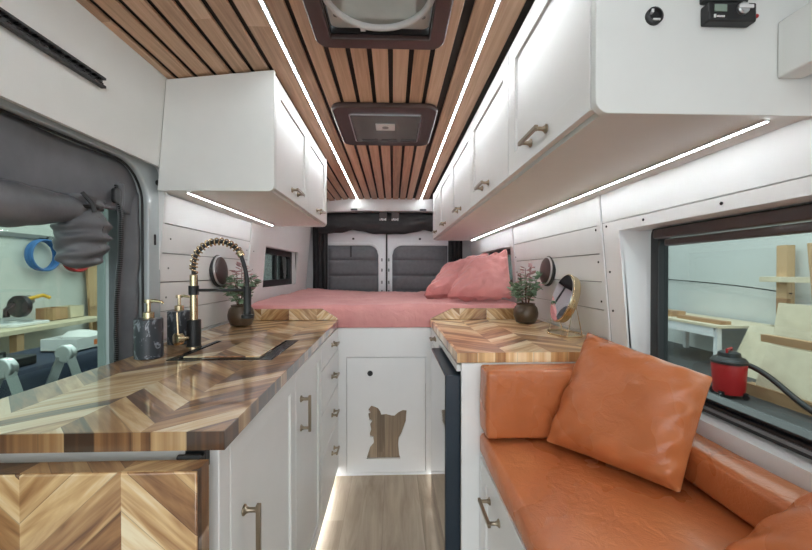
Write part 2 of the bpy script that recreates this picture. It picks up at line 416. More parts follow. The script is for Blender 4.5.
# ------------------------------------------------------------------ rear doors with quilted covers
def rear_door(name, x0, x1, qx0, qx1, side, lab):
    mb = MB().box(x0,x1,3.985,4.02,.74,1.74)
    d = struct(build(name, mb, M['doorpaint'], bevel=.006), lab)
    r = []
    # raised pressed-metal rim round the cover
    def loop(g):
        o = []
        a0,a1,z0,z1 = qx0-g,qx1+g,.90-g,1.485+g; R = .11+g
        if side < 0: o += [(a0,z1)] + [(a1-R+R*math.sin(t*PI/16), z1-R+R*math.cos(t*PI/16)) for t in range(9)] + [(a1,z0),(a0,z0)]
        else: o += [(a1,z1)] + [(a0+R-R*math.sin(t*PI/16), z1-R+R*math.cos(t*PI/16)) for t in range(9)] + [(a0,z0),(a1,z0)]
        return o
    build('door_rim', MB().ring(loop(.028), loop(.002), 'y', 3.972, 3.985), M['doorpaint'], d, bevel=.004)
    mb = MB()
    xs = qx1+.035 if side < 0 else qx0-.035
    for z in (1.33,1.22,1.09,.99): mb.prism(rrect(xs-.008,xs+.008,z-.017,z+.017,.006), 'y', 3.968,3.986)
    build('bolt_slot', mb, M['greyplastic'], d)
    build('lock_hole', MB().prism(rrect((qx0+qx1)/2-.012,(qx0+qx1)/2+.012,1.545,1.567,.008),'y',3.98,3.986), M['black'], d)
    # cover: one padded mesh with sewn channels
    lp = loop(-.002)
    mb = MB()
    def fn(u,v):
        x = qx0+.003+(qx1-qx0-.006)*u; z = .90+.583*v
        zt = 1.483
        R = .105; e = (qx1-.003-x) if side < 0 else (x-qx0-.003)
        if e < R: zt = 1.483-R+math.sqrt(max(0,R*R-(R-e)**2))
        z = min(z,zt)
        ch = ((z-1.0)/.163)%1.0
        p = .016*(1-abs(2*ch-1)**6) + .006*nz(x*6,z*6,side)
        ed = min(u,1-u,v,1-v); p *= min(1,ed*14)
        return (x,3.978-p,z)
    mb.grid(fn,36,60)
    return d, mb
d1, q1 = rear_door('door_1', -.70,-.075,-.695,-.154,-1,'left of the two white rear cargo doors')
d2, q2 = rear_door('door_2', -.062,.60,-.010,.590,1,'right of the two white rear cargo doors')
struct(build('door_gap_seal', MB().box(-.076,-.061,3.975,4.02,.74,1.74), M['rubber']))
c1 = tag(build('door_cover', q1, M['quilt'], smooth=60), 'grey quilted cover with a hanging black zip tab, on the left rear door', 'door cover', 'quilted rear door covers')
c2 = tag(build('door_cover', q2, M['quilt'], smooth=60), 'plain grey quilted cover without a tab, on the right rear door', 'door cover', 'quilted rear door covers')
build('zip_tab', MB().box(-.456,-.436,3.945,3.955,1.36,1.478), M['black'], c1, bevel=.003)

# black curtain round the rear doors
cu = thing('rear_curtain', (-.05,3.93,1.0), 'black curtain bunched above and beside the rear doors', 'curtain')
def top(u,v):
    x = -.79+1.50*u
    sag = .035*abs(math.sin(u*PI*4.05))*(1 if u<.97 else .3)
    zb = 1.600+.045*(1-abs(2*((u*2)%1)-1)) - sag*.4 + .012*nz(u*14,2.)
    z = 1.82+(zb-1.82)*v
    y = 3.915-.03*math.sin(PI*min(1,v*1.02))**.7-.018*nz(u*9,v*4,3)
    return (x,y,z)
build('valance', MB().grid(top,90,16), M['blackcloth'], cu, solid=.006, smooth=80)
for x0,x1 in ((-.845,-.69),(.592,.74)):
    def sd(u,v,x0=x0,x1=x1):
        return (x0+(x1-x0)*u+(.02*v if x0<0 else -.02*v)*(0), 3.93+.014*math.sin(u*21+v*1.5)+.01*nz(u*5,v*5,x0), 1.80-.85*v)
    build('side_drape', MB().grid(sd,30,30), M['blackcloth'], cu, solid=.005, smooth=80)
for x in (-.105,.022):
    st = build('tie_strap', MB().box(x-.04,x+.04,3.868,3.875,1.765,1.838), M['brownblack'], cu, bevel=.003)
    mb = MB()
    for k in range(5): mb.box(x-.036+.015*k,x-.026+.015*k,3.864,3.868,1.735+.004*(k%2),1.755+.003*((k*2)%3))
    build('woven_mark', mb, M['whiteplastic'], st)
    build('strap_tail', MB().box(x-.03,x+.03,3.868,3.875,1.70,1.765), M['blackcloth'], st)

# ------------------------------------------------------------------ bed
bp = thing('bed_platform', (-.05,2.2,0), 'white bed base with a dog shaped cut-out in its access panel', 'bed base')
DX0,DX1,DZ0,DZ1 = -.271,.192,.016,.695
mb = MB().box(-.335,DX0-.003,2.18,2.2,0,.868).box(DX1+.003,.30,2.18,2.2,0,.868).box(DX0-.003,DX1+.003,2.18,2.2,DZ1+.003,.868).box(DX0-.003,DX1+.003,2.18,2.2,0,DZ0-.003)
build('front_frame', mb, M['cabin'], bp)
build('deck', MB().box(-.90,.85,2.2,Y1-.02,.845,.868), M['cabin'], bp)
build('side_panel', MB().box(-.90,-.335,2.186,2.2,0,.868), M['cabin'], bp); build('side_panel', MB().box(.30,.85,2.186,2.2,0,.868), M['cabin'], bp)
dog_px = [(152,457),(160,430),(168,405),(183,388),(180,365),(167,363),(166,350),(171,335),(167,310),(175,298),(164,292),(159,265),(168,262),(159,250),(172,232),(186,236),(200,242),(210,256),(214,270),(235,268),(258,274),(270,275),(285,262),(305,252),(322,254),(319,275),(318,300),(307,330),(300,350),(288,372),(286,400),(290,440),(295,457)]
dog = [(-.054+((px/4.227+330)-384)*.005925+.004, .096+(457-py)/4.227*.00593) for px,py in dog_px]
def cut_panel(name, outer, holes, y0, y1, mat, parent):
    cv = bpy.data.curves.new('tmp','CURVE'); cv.dimensions = '2D'; cv.fill_mode = 'BOTH'
    for lp in [outer]+holes:
        sp = cv.splines.new('POLY'); sp.points.add(len(lp)-1); sp.use_cyclic_u = True
        for p,q in zip(sp.points, lp): p.co = (q[0],q[1],0,1)
    cv.extrude = (y1-y0)/2
    ob = bpy.data.objects.new('tmp',cv); COL.objects.link(ob)
    dg = bpy.context.evaluated_depsgraph_get(); me = bpy.data.meshes.new_from_object(ob.evaluated_get(dg))
    mb = MB(); mb.add([(v.co.x,(y0+y1)/2+v.co.z,v.co.y) for v in me.vertices], [tuple(p.vertices) for p in me.polygons])
    bpy.data.objects.remove(ob); bpy.data.curves.remove(cv); bpy.data.meshes.remove(me)
    return build(name, mb, mat, parent, weld=1e-5, smooth=0)
circ = [(-.135+.013*math.cos(t*PI/10),.603+.013*math.sin(t*PI/10)) for t in range(20)]
dp = cut_panel('access_door', [(DX0,DZ0),(DX1,DZ0),(DX1,DZ1),(DX0,DZ1)], [dog,circ], 2.181, 2.196, M['cabin'], bp)
build('dog_inlay', MB().box(-.20,.12,2.1965,2.204,.06,.45), M['taupe'], dp)
build('finger_hole', MB().ring([(-.135+.016*math.cos(t*PI/10),.603+.016*math.sin(t*PI/10)) for t in range(20)],[(-.135+.010*math.cos(t*PI/10),.603+.010*math.sin(t*PI/10)) for t in range(20)],'y',2.1785,2.1965), M['black'], dp)
build('hole_backing', MB().box(-.16,-.11,2.1975,2.2,.58,.63), M['black'], dp)

def mat_top(x,y):
    return 1.0 + .010*nz(x*3,y*3,1) + .007*nz(x*9+y*3,y*5,2) + .009*abs(nz(x*16,y*9+x*5,4)) + (.045*max(0,-x-.25)*max(0,(y-2.3))**.5 if x<-.25 else 0)
mb = MB()
NX,NY = 70,60
def mfn(u,v):
    x = -.885+1.715*u; y = 2.205+1.62*v
    e = min(x+.885,.83-x,y-2.205,3.825-y); R=.03
    z = mat_top(x,y)
    if e < R: z -= R-math.sqrt(max(0,R*R-(R-e)**2))
    return (x,y,z)
mb.grid(mfn,NX,NY)
def front(u,v):
    x = -.885+1.715*u; z1 = mfn(u,0)[2]; z = .872+(z1-.872)*v
    return (x,2.205-.010*math.sin(PI*v)-.004*nz(x*9,z*9,5)*math.sin(PI*v),z)
mb.grid(front,NX,10)
mb.grid(lambda u,v:(-.885,2.205+1.62*u,.872+(mfn(0,u)[2]-.872)*v),NY,4)
mb.grid(lambda u,v:(.83,2.205+1.62*u,.872+(mfn(1,u)[2]-.872)*v),NY,4)
mb.grid(lambda u,v:(-.885+1.715*u,3.825,.872+(mfn(u,1)[2]-.872)*v),NX,4)
mb.box(-.88,.825,2.21,3.82,.869,.874)
tag(build('mattress', mb, M['pink'], weld=.0004, smooth=70), 'wide mattress under a wrinkled pink sheet on the white bed base', 'mattress')

def cushion(A,B,C,D,th,n=34,pinch=.10,wr=.006,wf=5,seed=0,edge=.5,lip=0):
    """soft pillow spanning four corners A,B (bottom) C,D (top over A,B)"""
    A,B,C,D = map(Vector,(A,B,C,D)); nrm = ((B-A).cross(C-A)).normalized()
    mb = MB()
    for sgn in (1,-1):
        def fn(u,v):
            s,t = 2*u-1, 2*v-1
            s2 = s*(1-pinch*(1-t*t)*abs(s)**3*.6); t2 = t*(1-pinch*(1-s*s)*abs(t)**3*.6)
            uu,vv = (s2+1)/2,(t2+1)/2
            p = (A*(1-uu)+B*uu)*(1-vv)+(C*(1-uu)+D*uu)*vv
            h = max(0,(1-s**4)*(1-t**4))**edge
            w = wr*(nz(p.x*wf*3,p.y*wf*3,p.z*wf*3+seed)+.6*nz(p.x*wf*8,p.y*wf*8,p.z*wf*8+seed))
            rim = (1-h)
            k = wr*1.6*rim*math.sin((u-v)*26+seed)*min(1,h*6)
            return p + nrm*sgn*(th/2*h*.98+(w+k)*min(1,h*3)+.0015)
        mb.grid(fn,n,n)
    return mb
g = 'pink pillows on the bed'
mb = cushion((.225,2.74,1.025),(.74,2.72,1.06),(.40,3.00,1.20),(.755,2.92,1.345),.17,seed=3,wr=.020,wf=3.2,pinch=.02,edge=.42)
tag(build('pillow', mb, M['pink'], weld=.002, smooth=80, subd=1), 'long pink pillow lying behind the upright one on the bed', 'pillow', g)
mb = cushion((.36,2.47,1.035),(.77,2.36,1.035),(.53,2.66,1.245),(.785,2.52,1.345),.15,seed=8,wr=.021,wf=3.2,pinch=.03,edge=.45)
tag(build('pillow', mb, M['pink'], weld=.002, smooth=80, subd=1), 'pink pillow with gathered border propped up nearest the right hand plant', 'pillow', g)

# small rear side windows
def small_window(name, side):
    fx = (lambda z: xl(z)) if side < 0 else (lambda z: xr(z))
    x0 = fx(1.235); xo = x0+side*.075
    w = struct(build(name, MB().ring(rrect(2.56,3.45,1.075,1.395,.05), rrect(2.63,3.38,1.14,1.335,.035),'x',xo-.012,xo+.03), M['black'], bevel=.004))
    a = MB()
    for z0,z1 in ((1.085,1.09),(1.38,1.385)): a.box(min(x0+side*.016,xo),max(x0+side*.016,xo),2.575,3.435,z0,z1)
    for y0,y1 in ((2.57,2.575),(3.435,3.44)): a.box(min(x0+side*.016,xo),max(x0+side*.016,xo),y0,y1,1.09,1.38)
    build('reveal', a, M['wall'], w)
    build('pane', MB().box(xo+.008,xo+.012,2.62,3.39,1.13,1.345), M['glassS'], w)
    build('mullion', MB().box(xo-.008,xo+.02,2.99,3.03,1.13,1.345), M['black'], w)
    return w
small_window('window_1',-1); small_window('window_2',1)

# ------------------------------------------------------------------ cabinet parts
def pull(parent, c, axis, out, L=.13, r=.0048, proj=.030):
    """bridge pull: two flared posts and a square bar"""
    c = Vector(c); out = Vector(out); ax = Vector(axis); sd = ax.cross(out)
    mb = MB()
    for s in (-1,1):
        q = c+ax*(s*(L/2-.012))
        mb.lathe([(.012,0),(.0115,.003),(.007,.007),(.0052,.012),(.0052,proj-.004),(.0075,proj-.002)], q, out, 14)
    a = c+out*(proj-.003)
    P = []
    for o_ in (0,.009):
        for (i,j) in ((-1,-1),(1,-1),(1,1),(-1,1)): P.append(a+out*o_+ax*(i*L/2)+sd*(j*.0055))
    mb.hexa(P)
    return build('handle', mb, M['nickel'], parent, bevel=.0015)
def shaker(name, parent, x, out, y0, y1, z0, z1, fr=.055, t=.018, mat=None):
    """door face at x looking along out (±1)"""
    mat = mat or M['cab']
    mb = MB(); b = x-out*t
    lo,hi = min(x,b),max(x,b)
    mb.ring([(y0,z0),(y1,z0),(y1,z1),(y0,z1)],[(y0+fr,z0+fr),(y1-fr,z0+fr),(y1-fr,z1-fr),(y0+fr,z1-fr)],'x',lo,hi)
    p = x-out*.008
    mb.box(min(p,b),max(p,b),y0+fr-.001,y1-fr+.001,z0+fr-.001,z1-fr+.001)
    return build(name, mb, mat, parent, bevel=.0015)

# ---- kitchen base cabinets (left)
FX = -.320
kc = thing('kitchen_cabinet', (-.6,1.18,0), 'white two-door base cabinet under the sink counter', 'cabinet')
mb = MB().box(-.865,FX-.019,.69,1.664,.05,.884).box(-.86,-.40,.75,1.664,.0,.05)
mb.box(FX-.05,FX,.69,.735,.05,.884)
build('body', mb, M['cab'], kc, bevel=.002)
d = shaker('door', kc, FX, 1, .739,1.226,.055,.872); pull(d,(FX,.80,.635),(0,0,1),(1,0,0),.135)
d = shaker('door', kc, FX, 1, 1.230,1.660,.055,.872); pull(d,(FX,1.29,.71),(0,0,1),(1,0,0),.125)
dc = thing('drawer_cabinet', (-.6,1.92,0), 'white four-drawer base cabinet between the sink cabinet and the bed', 'cabinet')
build('body', MB().box(-.90,FX-.019,1.667,2.176,.05,.884).box(-.86,-.40,1.667,2.176,0,.05), M['cab'], dc, bevel=.002)
for z0,z1 in ((.755,.872),(.555,.750),(.355,.550),(.055,.350)):
    d = build('drawer', MB().box(FX-.018,FX,1.669,2.173,z0,z1), M['cab'], dc, bevel=.002)
    zh = (z0+z1)/2+.005 if z1-z0 < .15 else z1-.098
    pull(d,(FX,1.97,zh),(0,1,0),(1,0,0),.085,proj=.026)

# ---- left countertop with raised end board
ct = thing('countertop', (-.6,1.4,.886), 'glossy chevron wood countertop with the sink along the left wall', 'countertop')
mb = MB()
SX0,SX1,SY0,SY1 = -.72,-.385,1.19,1.53
poly_o = [(-.865,.662),(-.298,.662),(-.322,2.178),(-.903,2.178),(-.903,1.445),(-.865,1.445)]
# split round the sink opening
def slabz(p): mb.prism(p,'z',.886,.92)
fxr = lambda y: -.298-.024*(y-.662)/1.516
slabz([(-.865,.662),(-.298,.662),(fxr(SY0),SY0),(-.865,SY0)])
slabz([(SX1,SY0),(fxr(SY0),SY0),(fxr(SY1),SY1),(SX1,SY1)])
slabz([(-.865,SY0),(SX0,SY0),(SX0,SY1),(-.903,SY1),(-.903,1.445),(-.865,1.445)])
slabz([(-.903,SY1),(fxr(SY1),SY1),(-.322,2.178),(-.903,2.178)])
build('slab', mb, M['chevL'], ct, weld=.0001, smooth=20)
mb = MB().hexa([(-.865,.660,.8865),(-.2965,.660,.8865),(-.298,.662,.8865),(-.865,.662,.8865),(-.865,.660,.9195),(-.2965,.660,.9195),(-.298,.662,.9195),(-.865,.662,.9195)])
mb.hexa([(-.298,.662,.8865),(-.2965,.660,.8865),(-.3205,2.178,.8865),(-.322,2.178,.8865),(-.298,.662,.9195),(-.2965,.660,.9195),(-.3205,2.178,.9195),(-.322,2.178,.9195)])
build('edge_band', mb, M['chevE'], ct, smooth=20)
build('end_board', MB().prism([(-.895,.921),(-.325,.921),(-.325,.932),(-.412,.986),(-.895,.986)],'y',2.158,2.178), M['chevS'], ct, bevel=.003)

sk = thing('sink', (-.55,1.36,.75), 'black inset sink in the left countertop', 'sink')
mb = MB().ring([(SX0+.002,SY0+.002),(SX1-.002,SY0+.002),(SX1-.002,SY1-.002),(SX0+.002,SY1-.002)],[(SX0+.02,SY0+.02),(SX1-.045,SY0+.02),(SX1-.045,SY1-.02),(SX0+.02,SY1-.02)],'z',.912,.9215)
build('rim', mb, M['dsteel'], sk, bevel=.002)
a = MB().box(SX0+.018,SX0+.021,SY0+.018,SY1-.018,.76,.912).box(SX1-.047,SX1-.044,SY0+.018,SY1-.018,.76,.912).box(SX0+.02,SX1-.045,SY0+.018,SY0+.021,.76,.912).box(SX0+.02,SX1-.045,SY1-.021,SY1-.018,.76,.912).box(SX0+.018,SX1-.044,SY0+.018,SY1-.018,.757,.76)
build('basin', a, M['dsteel'], sk)
build('drain', MB().lathe([(.04,0),(.04,.003),(.03,.004)],(-.56,1.36,.76)), M['steel'], sk)
tag(build('cutting_board', MB().box(SX0+.045,SX1-.047,SY0+.021,SY1-.021,.9225,.928), M['board'], bevel=.003), 'glossy wooden cover board laid over the sink', 'cutting board')

# ---- fold-down leaf at the near end
fl = thing('fold_down_table', (-.6,.63,.3), 'chevron wood drop leaf hanging folded at the counter end', 'table leaf')
build('leaf', MB().box(-.95,-.32,.613,.650,.30,.874), M['chevF'], fl, bevel=.003)
build('edge_band', MB().box(-.95,-.3185,.614,.649,.8745,.876).box(-.32,-.3185,.614,.649,.30,.8745), M['chevE'], fl)
mb = MB().box(-.372,-.336,.6515,.672,.846,.876).box(-.372,-.336,.672,.690,.846,.884).tube([(-.374,.653,.878),(-.334,.653,.878)],.005,10)
build('hinge', mb, M['black'], fl, bevel=.002)

# ---- right cabinets, fridge and counter
rc = thing('right_cabinet', (.5,1.7,0), 'white cabinet around the fridge below the right counter', 'cabinet')
RF = .225
mb = MB().box(.238,.85,1.272,1.29,0,.884)                     # near end panel
mb.box(.242,.85,1.80,2.176,.05,.884).box(.32,.85,1.80,2.176,0,.05)        # narrow cupboard past the fridge
mb.box(.242,.85,1.29,1.80,.848,.884)
build('body', mb, M['cabin'], rc, bevel=.0015)
build('top_rail', MB().box(RF,.241,1.30,1.797,.848,.872), M['cab'], rc, bevel=.0015)
d = build('door', MB().box(RF,.241,1.803,2.172,.055,.79), M['cab'], rc, bevel=.0015)
d = build('drawer', MB().box(RF,.241,1.803,2.172,.795,.872), M['cab'], rc, bevel=.0015)
pull(d,(RF,1.95,.845),(0,1,0),(-1,0,0),.06,proj=.024)
fr = thing('fridge', (.5,1.54,0), 'black fridge with a mirror-gloss door under the right counter', 'fridge')
build('body', MB().box(.262,.80,1.31,1.78,.035,.82), M['fridgeside'], fr, bevel=.003)
fd = build('door', MB().box(.187,.240,1.305,1.785,.06,.832), M['fridgeside'], fr, bevel=.004)
build('door_glass', MB().box(.1845,.187,1.309,1.781,.064,.828), M['fridge'], fd)
build('gasket', MB().box(.240,.262,1.315,1.775,.07,.815), M['rubber'], fr)
for x in (.30,.76):
    for y in (1.35,1.74): build('foot', MB().lathe([(.018,0),(.018,.02),(.012,.035)],(x,y,0)), M['black'], fr)
ctr = thing('countertop', (.55,1.7,.886), 'chevron wood countertop holding the vanity mirror on the right', 'countertop')
build('slab', MB().prism([(.222,1.27),(.852,1.27),(.852,2.178),(.218,2.178)],'z',.886,.92), M['chevR'], ctr, smooth=20)
build('end_board', MB().prism([(.221,.921),(.745,.921),(.745,.986),(.345,.986),(.221,.926)],'y',2.158,2.178), M['chevS'], ctr, bevel=.003)

# ---- bench with leather cushions
bn = thing('bench', (.57,.5,0), 'white storage bench under the leather seat cushion', 'bench')
build('body', MB().box(.318,.85,-.5,1.268,.0,.574), M['cabin'], bn, bevel=.002)
d = shaker('drawer', bn, .30, -1, .70,1.245,.06,.565, mat=M['cab']); pull(d,(.30,1.08,.49),(0,1,0),(-1,0,0),.125)
d = shaker('drawer', bn, .30, -1, .15,.694,.06,.565, mat=M['cab']); pull(d,(.30,.52,.49),(0,1,0),(-1,0,0),.125)
build('end_stile', MB().box(.30,.318,1.249,1.268,0,.574), M['cabin'], bn)

def padbox(x0,x1,y0,y1,z0,z1,r,puff=.006,seed=0,nx=14,ny=30,nzz=6):
    """upholstered block: rounded box with slightly crowned faces"""
    mb = MB()
    c = Vector(((x0+x1)/2,(y0+y1)/2,(z0+z1)/2)); h = Vector(((x1-x0)/2,(y1-y0)/2,(z1-z0)/2))
    def P(a,b,cc):
        q = Vector((a*h.x,b*h.y,cc*h.z)); inn = Vector([max(-h[i]+r,min(h[i]-r,q[i])) for i in range(3)])
        d = q-inn
        if d.length > 1e-9: q = inn+d.normalized()*r
        f = (1-a*a)*(1-b*b)+(1-a*a)*(1-cc*cc)+(1-b*b)*(1-cc*cc)
        w = puff*nz(q.x*9+seed,q.y*9,q.z*9)*.5
        nr = (q-inn)
        dd = Vector((a**9,b**9,cc**9))
        m = [(1-b*b)*(1-cc*cc),(1-a*a)*(1-cc*cc),(1-a*a)*(1-b*b)]
        q = q+Vector([dd[i]*(puff*m[i]+w*min(1,m[i]*3)) for i in range(3)])
        return c+q
    def dens(n,hh):
        k = r/(2*hh); base = [0,k*.3,k*.65,k]; base += [k+(1-2*k)*(i+1)/(n) for i in range(n)]; base += [1-k*.65,1-k*.3,1]
        return [2*t-1 for t in base]
    gx,gy,gz = dens(nx,h.x),dens(ny,h.y),dens(nzz,h.z)
    def face(A,B,f):
        n = len(mb.v); 
        vs = [f(a,b) for b in B for a in A]; fs = [(j*len(A)+i,j*len(A)+i+1,(j+1)*len(A)+i+1,(j+1)*len(A)+i) for j in range(len(B)-1) for i in range(len(A)-1)]
        mb.add(vs,fs)
    for s in (-1,1):
        face(gx,gy,lambda a,b:P(a,b,s)); face(gx,gz,lambda a,b:P(a,s,b)); face(gy,gz,lambda a,b:P(s,a,b))
    return mb
tag(build('seat_cushion', padbox(.297,.846,-.45,1.266,.577,.650,.018,.010,1), M['leather'], weld=.0005, smooth=60), 'flat tan leather seat cushion on the white bench', 'cushion')
tag(build('back_cushion', padbox(.748,.846,-.45,1.155,.664,.756,.014,.006,2,6,30,8), M['leather'], weld=.0005, smooth=60), 'low tan leather backrest cushion below the large window', 'cushion')
tag(build('end_cushion', padbox(.300,.846,1.166,1.268,.664,.882,.012,.004,3,22,6,10), M['leather'], weld=.0005, smooth=60), 'upright tan leather block cushion against the right counter', 'cushion')
g = 'tan leather throw pillows'
mb = cushion((.478,1.135,.672),(.690,.862,.668),(.662,1.235,.995),(.835,.935,.925),.135,seed=11,wr=.008,wf=2.0,pinch=.03,edge=.55)
tag(build('throw_pillow', mb, M['leather'], weld=.002, smooth=80, subd=1), 'square tan leather pillow leaning in the bench corner', 'pillow', g)
mb = cushion((.612,.67,.672),(.68,.36,.672),(.845,.62,.868),(.85,.36,.87),.11,seed=21,wr=.008,wf=2.0,pinch=.03,edge=.55)
tag(build('throw_pillow', mb, M['leather'], weld=.002, smooth=80, subd=1), 'tan leather pillow cut off by the lower right picture corner', 'pillow', g)

# ------------------------------------------------------------------ overhead cabinets
def end_profile(xf, xw, zb, zt, out, r=.026):
    """outline in x,z of a side panel with a rounded lower front corner; out=-1 faces left"""
    a = []
    for k in range(7):
        t = k/6*PI/2
        a.append((xf-out*(r-r*math.sin(t)) if False else xf-out*r+out*r*math.cos(t), zb+r-r*math.sin(t)))
    return [(xf,zt)]+a+[(xw,zb),(xw,zt)]
uc = thing('overhead_cabinet', (-.64,1.9,1.5), 'short white two-door overhead cabinet above the sink', 'cabinet')
ZB = 1.498
xw = xl(1.7)
XF = -.437
LY0,LY1 = 1.385,2.47
def wallpoly(xf, out, zb, ztop_f, ztop_w, side):
    w0 = (xl if side<0 else xr)(zb)-side*.002; w1 = (xl if side<0 else xr)(ztop_w)-side*.002
    r = .026; a = []
    for k in range(7):
        t = k/6*PI/2; a.append((xf-out*r+out*r*math.cos(t), zb+r-r*math.sin(t)))
    return [(xf,ztop_f)]+a+[(w0,zb),(w1,ztop_w)]
pl = wallpoly(XF,1,ZB,1.945,1.903,-1)
build('end_panel', MB().prism(pl,'y',LY0,LY0+.018), M['upper'], uc, bevel=.0015)
build('end_panel', MB().prism(pl,'y',LY1-.018,LY1), M['upper'], uc, bevel=.0015)
mb = MB().box(xl(ZB)+.003,XF-.02,LY0+.018,LY1-.018,ZB+.004,ZB+.02).box(xl(1.9)-.0,XF-.02,LY0+.018,LY1-.018,1.885,1.900).box(XF-.04,XF-.02,LY0+.018,LY1-.018,1.90,1.944)
mb.box(XF-.035,XF-.02,LY0+.018,LY1-.018,ZB+.02,1.9)
build('carcass', mb, M['upper'], uc)
for a,b in ((LY0+.02,1.926),(1.929,LY1-.02)):
    d = shaker('door', uc, XF, 1, a,b,ZB+.012,1.935,fr=.06); pull(d,(XF,(a+b)/2,1.555),(0,1,0),(1,0,0),.12,proj=.026)

ur = thing('overhead_cabinet', (.6,2.1,1.5), 'long white five-door overhead cabinet along the right side', 'cabinet')
XR = .378; ZR = 1.497
RY0,RY1 = .68,3.50
pr_ = wallpoly(XR,-1,ZR,1.945,1.945,1)
ep = build('end_panel', MB().prism(pr_,'y',RY0,RY0+.018), M['upper'], ur, bevel=.0015)
build('end_panel', MB().prism(pr_,'y',RY1-.018,RY1), M['upper'], ur, bevel=.0015)
mb = MB().box(XR+.02,xr(ZR)-.003,RY0+.018,RY1-.018,ZR+.004,ZR+.02).box(XR+.02,XR+.035,RY0+.018,RY1-.018,ZR+.02,1.944).box(XR+.02,.78,RY0+.018,RY1-.018,1.93,1.944)
build('carcass', mb, M['upper'], ur)
ys = [.70,1.205,1.80,2.40,3.0,3.48]
for a,b in zip(ys[:-1],ys[1:]):
    d = shaker('door', ur, XR, -1, a+.002,b-.002,ZR+.014,1.925,fr=.062); pull(d,(XR,(a+b)/2,1.553),(0,1,0),(-1,0,0),.125,proj=.028)
build('socket', MB().lathe([(.016,0),(.016,.006),(.012,.008),(.010,.003)],(.487,RY0,1.677),(0,-1,0),24), M['black'], ep)
build('socket_pin', MB().box(.478,.482,RY0-.010,RY0-.003,1.680,1.686).box(.481,.494,RY0-.010,RY0-.003,1.666,1.669), M['whiteplastic'], ep)
cc = thing('charge_controller', (.622,.67,1.648), 'small black charge controller with grey screen on the cabinet end', 'controller')
build('case', MB().box(.577,.668,.660,.68,1.660,1.695), M['black'], cc, bevel=.003)
build('display', MB().box(.587,.610,.6585,.6605,1.676,1.689), M['screen'], cc)
build('clear_knob', MB().lathe([(.011,0),(.011,.004),(.009,.006)],(.640,.660,1.682),(0,-1,0),18), M['steel'], cc)
build('dial_mark', MB().box(.628,.655,.6525,.6545,1.680,1.686), M['whiteplastic'], cc)
build('reset_button', MB().lathe([(.004,0),(.004,.008),(.003,.010)],(.667,.668,1.675),(1,0,0),14), M['red'], cc)
mb = MB().box(.586,.590,.6585,.6605,1.665,1.671)
for k in range(5): mb.box(.592+.003*k,.594+.003*k,.6585,.6605,1.666,1.669)
build('printed_mark', mb, M['whiteplastic'], cc)
build('end_vent', MB().box(.575,.660,.668,.68,1.7015,1.73), M['black'], ur, bevel=.002)
tag(build('ledge_box', MB().box(.727,.775,-.35,.679,1.566,1.672), M['upper'], bevel=.003), 'white boxed ledge at the upper right, beside the controller', 'shelf')

# ------------------------------------------------------------------ LED strips
def led(label, grp, mb, mat, chan):
    o = thing('light_strip', (sum(v.x for v in mb.v)/len(mb.v), sum(v.y for v in mb.v)/len(mb.v), min(v.z for v in mb.v)), label, 'light strip', grp)
    build('diffuser', mb, mat, o, smooth=0)
    build('channel', chan, M['steel'], o)
g = 'ceiling light strips'
for x,l in ((-.363,'straight ceiling light strip on the sink side of the roof fan'),(.290,'straight ceiling light strip beside the long row of overhead doors')):
    led(l,g,MB().box(x-.0032,x+.0032,-.9,3.82,1.9445,1.9455),M['led'],MB().box(x-.008,x+.008,-.9,3.825,1.9456,1.9498))
g = 'under-cabinet light strips'
led('light strip under the short overhead cabinet',g,MB().box(-.7685,-.7655,LY0+.03,LY1-.08,ZB-.0042,ZB-.0032),M['ledu'],MB().box(-.773,-.761,LY0+.03,LY1-.08,ZB-.003,ZB+.003))
led('light strip under the long overhead cabinet',g,MB().box(.7292,.7328,RY0+.02,RY1-.08,ZR-.0042,ZR-.0032),M['ledu'],MB().box(.725,.737,RY0+.02,RY1-.08,ZR-.003,ZR+.003))
g = 'floor-level light strips'
led('toe-kick light strip along the floor under the kitchen drawers',g,MB().box(-.372,-.364,.75,2.17,.0438,.0448),M['ledf'],MB().box(-.374,-.362,.75,2.17,.045,.0495))
led('toe-kick light strip along the floor under the fridge',g,MB().box(.266,.274,1.32,2.17,.0268,.0278),M['ledf'],MB().box(.264,.276,1.32,2.17,.028,.033))

# ------------------------------------------------------------------ ceiling fittings
fan = thing('roof_fan', (-.04,1.03,1.95), 'square roof fan with white ring and dark frame in the ceiling', 'roof fan')
FY0,FY1,FX0,FX1 = .78,1.225,-.245,.165
o_ = rrect(FX0,FX1,FY0,FY1,.045); i_ = rrect(FX0+.05,FX1-.05,FY0+.05,FY1-.05,.006)
build('frame', MB().ring(o_,i_,'z',1.932,1.95), M['brownblack'], fan, bevel=.004)
build('shaft', MB().ring(rrect(FX0+.045,FX1-.045,FY0+.045,FY1-.045,.004),rrect(FX0+.052,FX1-.052,FY0+.052,FY1-.052,.003),'z',1.95,1.995), M['black'], fan)
op = rrect(FX0+.053,FX1-.053,FY0+.053,FY1-.053,.02)
build('base_plate', MB().ring(op,[(-.04+.148*math.cos(math.atan2(q[1]-1.005,q[0]+.04)),1.005+.148*math.sin(math.atan2(q[1]-1.005,q[0]+.04))) for q in op],'z',1.966,1.970), M['whiteplastic'], fan)
build('ring', MB().tube([(-.04+.150*math.cos(t*PI/24),1.005+.150*math.sin(t*PI/24),1.957) for t in range(49)],.010,10,False), M['whiteplastic'], fan, weld=.0005)
M['dome'] = plain('milky_dome', (.62,.63,.60,1), .3, var=.15, scale=9)
_t = M['dome'].node_tree; _tl = _t.nodes.new('ShaderNodeBsdfTranslucent'); _tl.inputs[0].default_value = (.35,.36,.34,1); _mx = _t.nodes.new('ShaderNodeMixShader'); _mx.inputs[0].default_value = .5
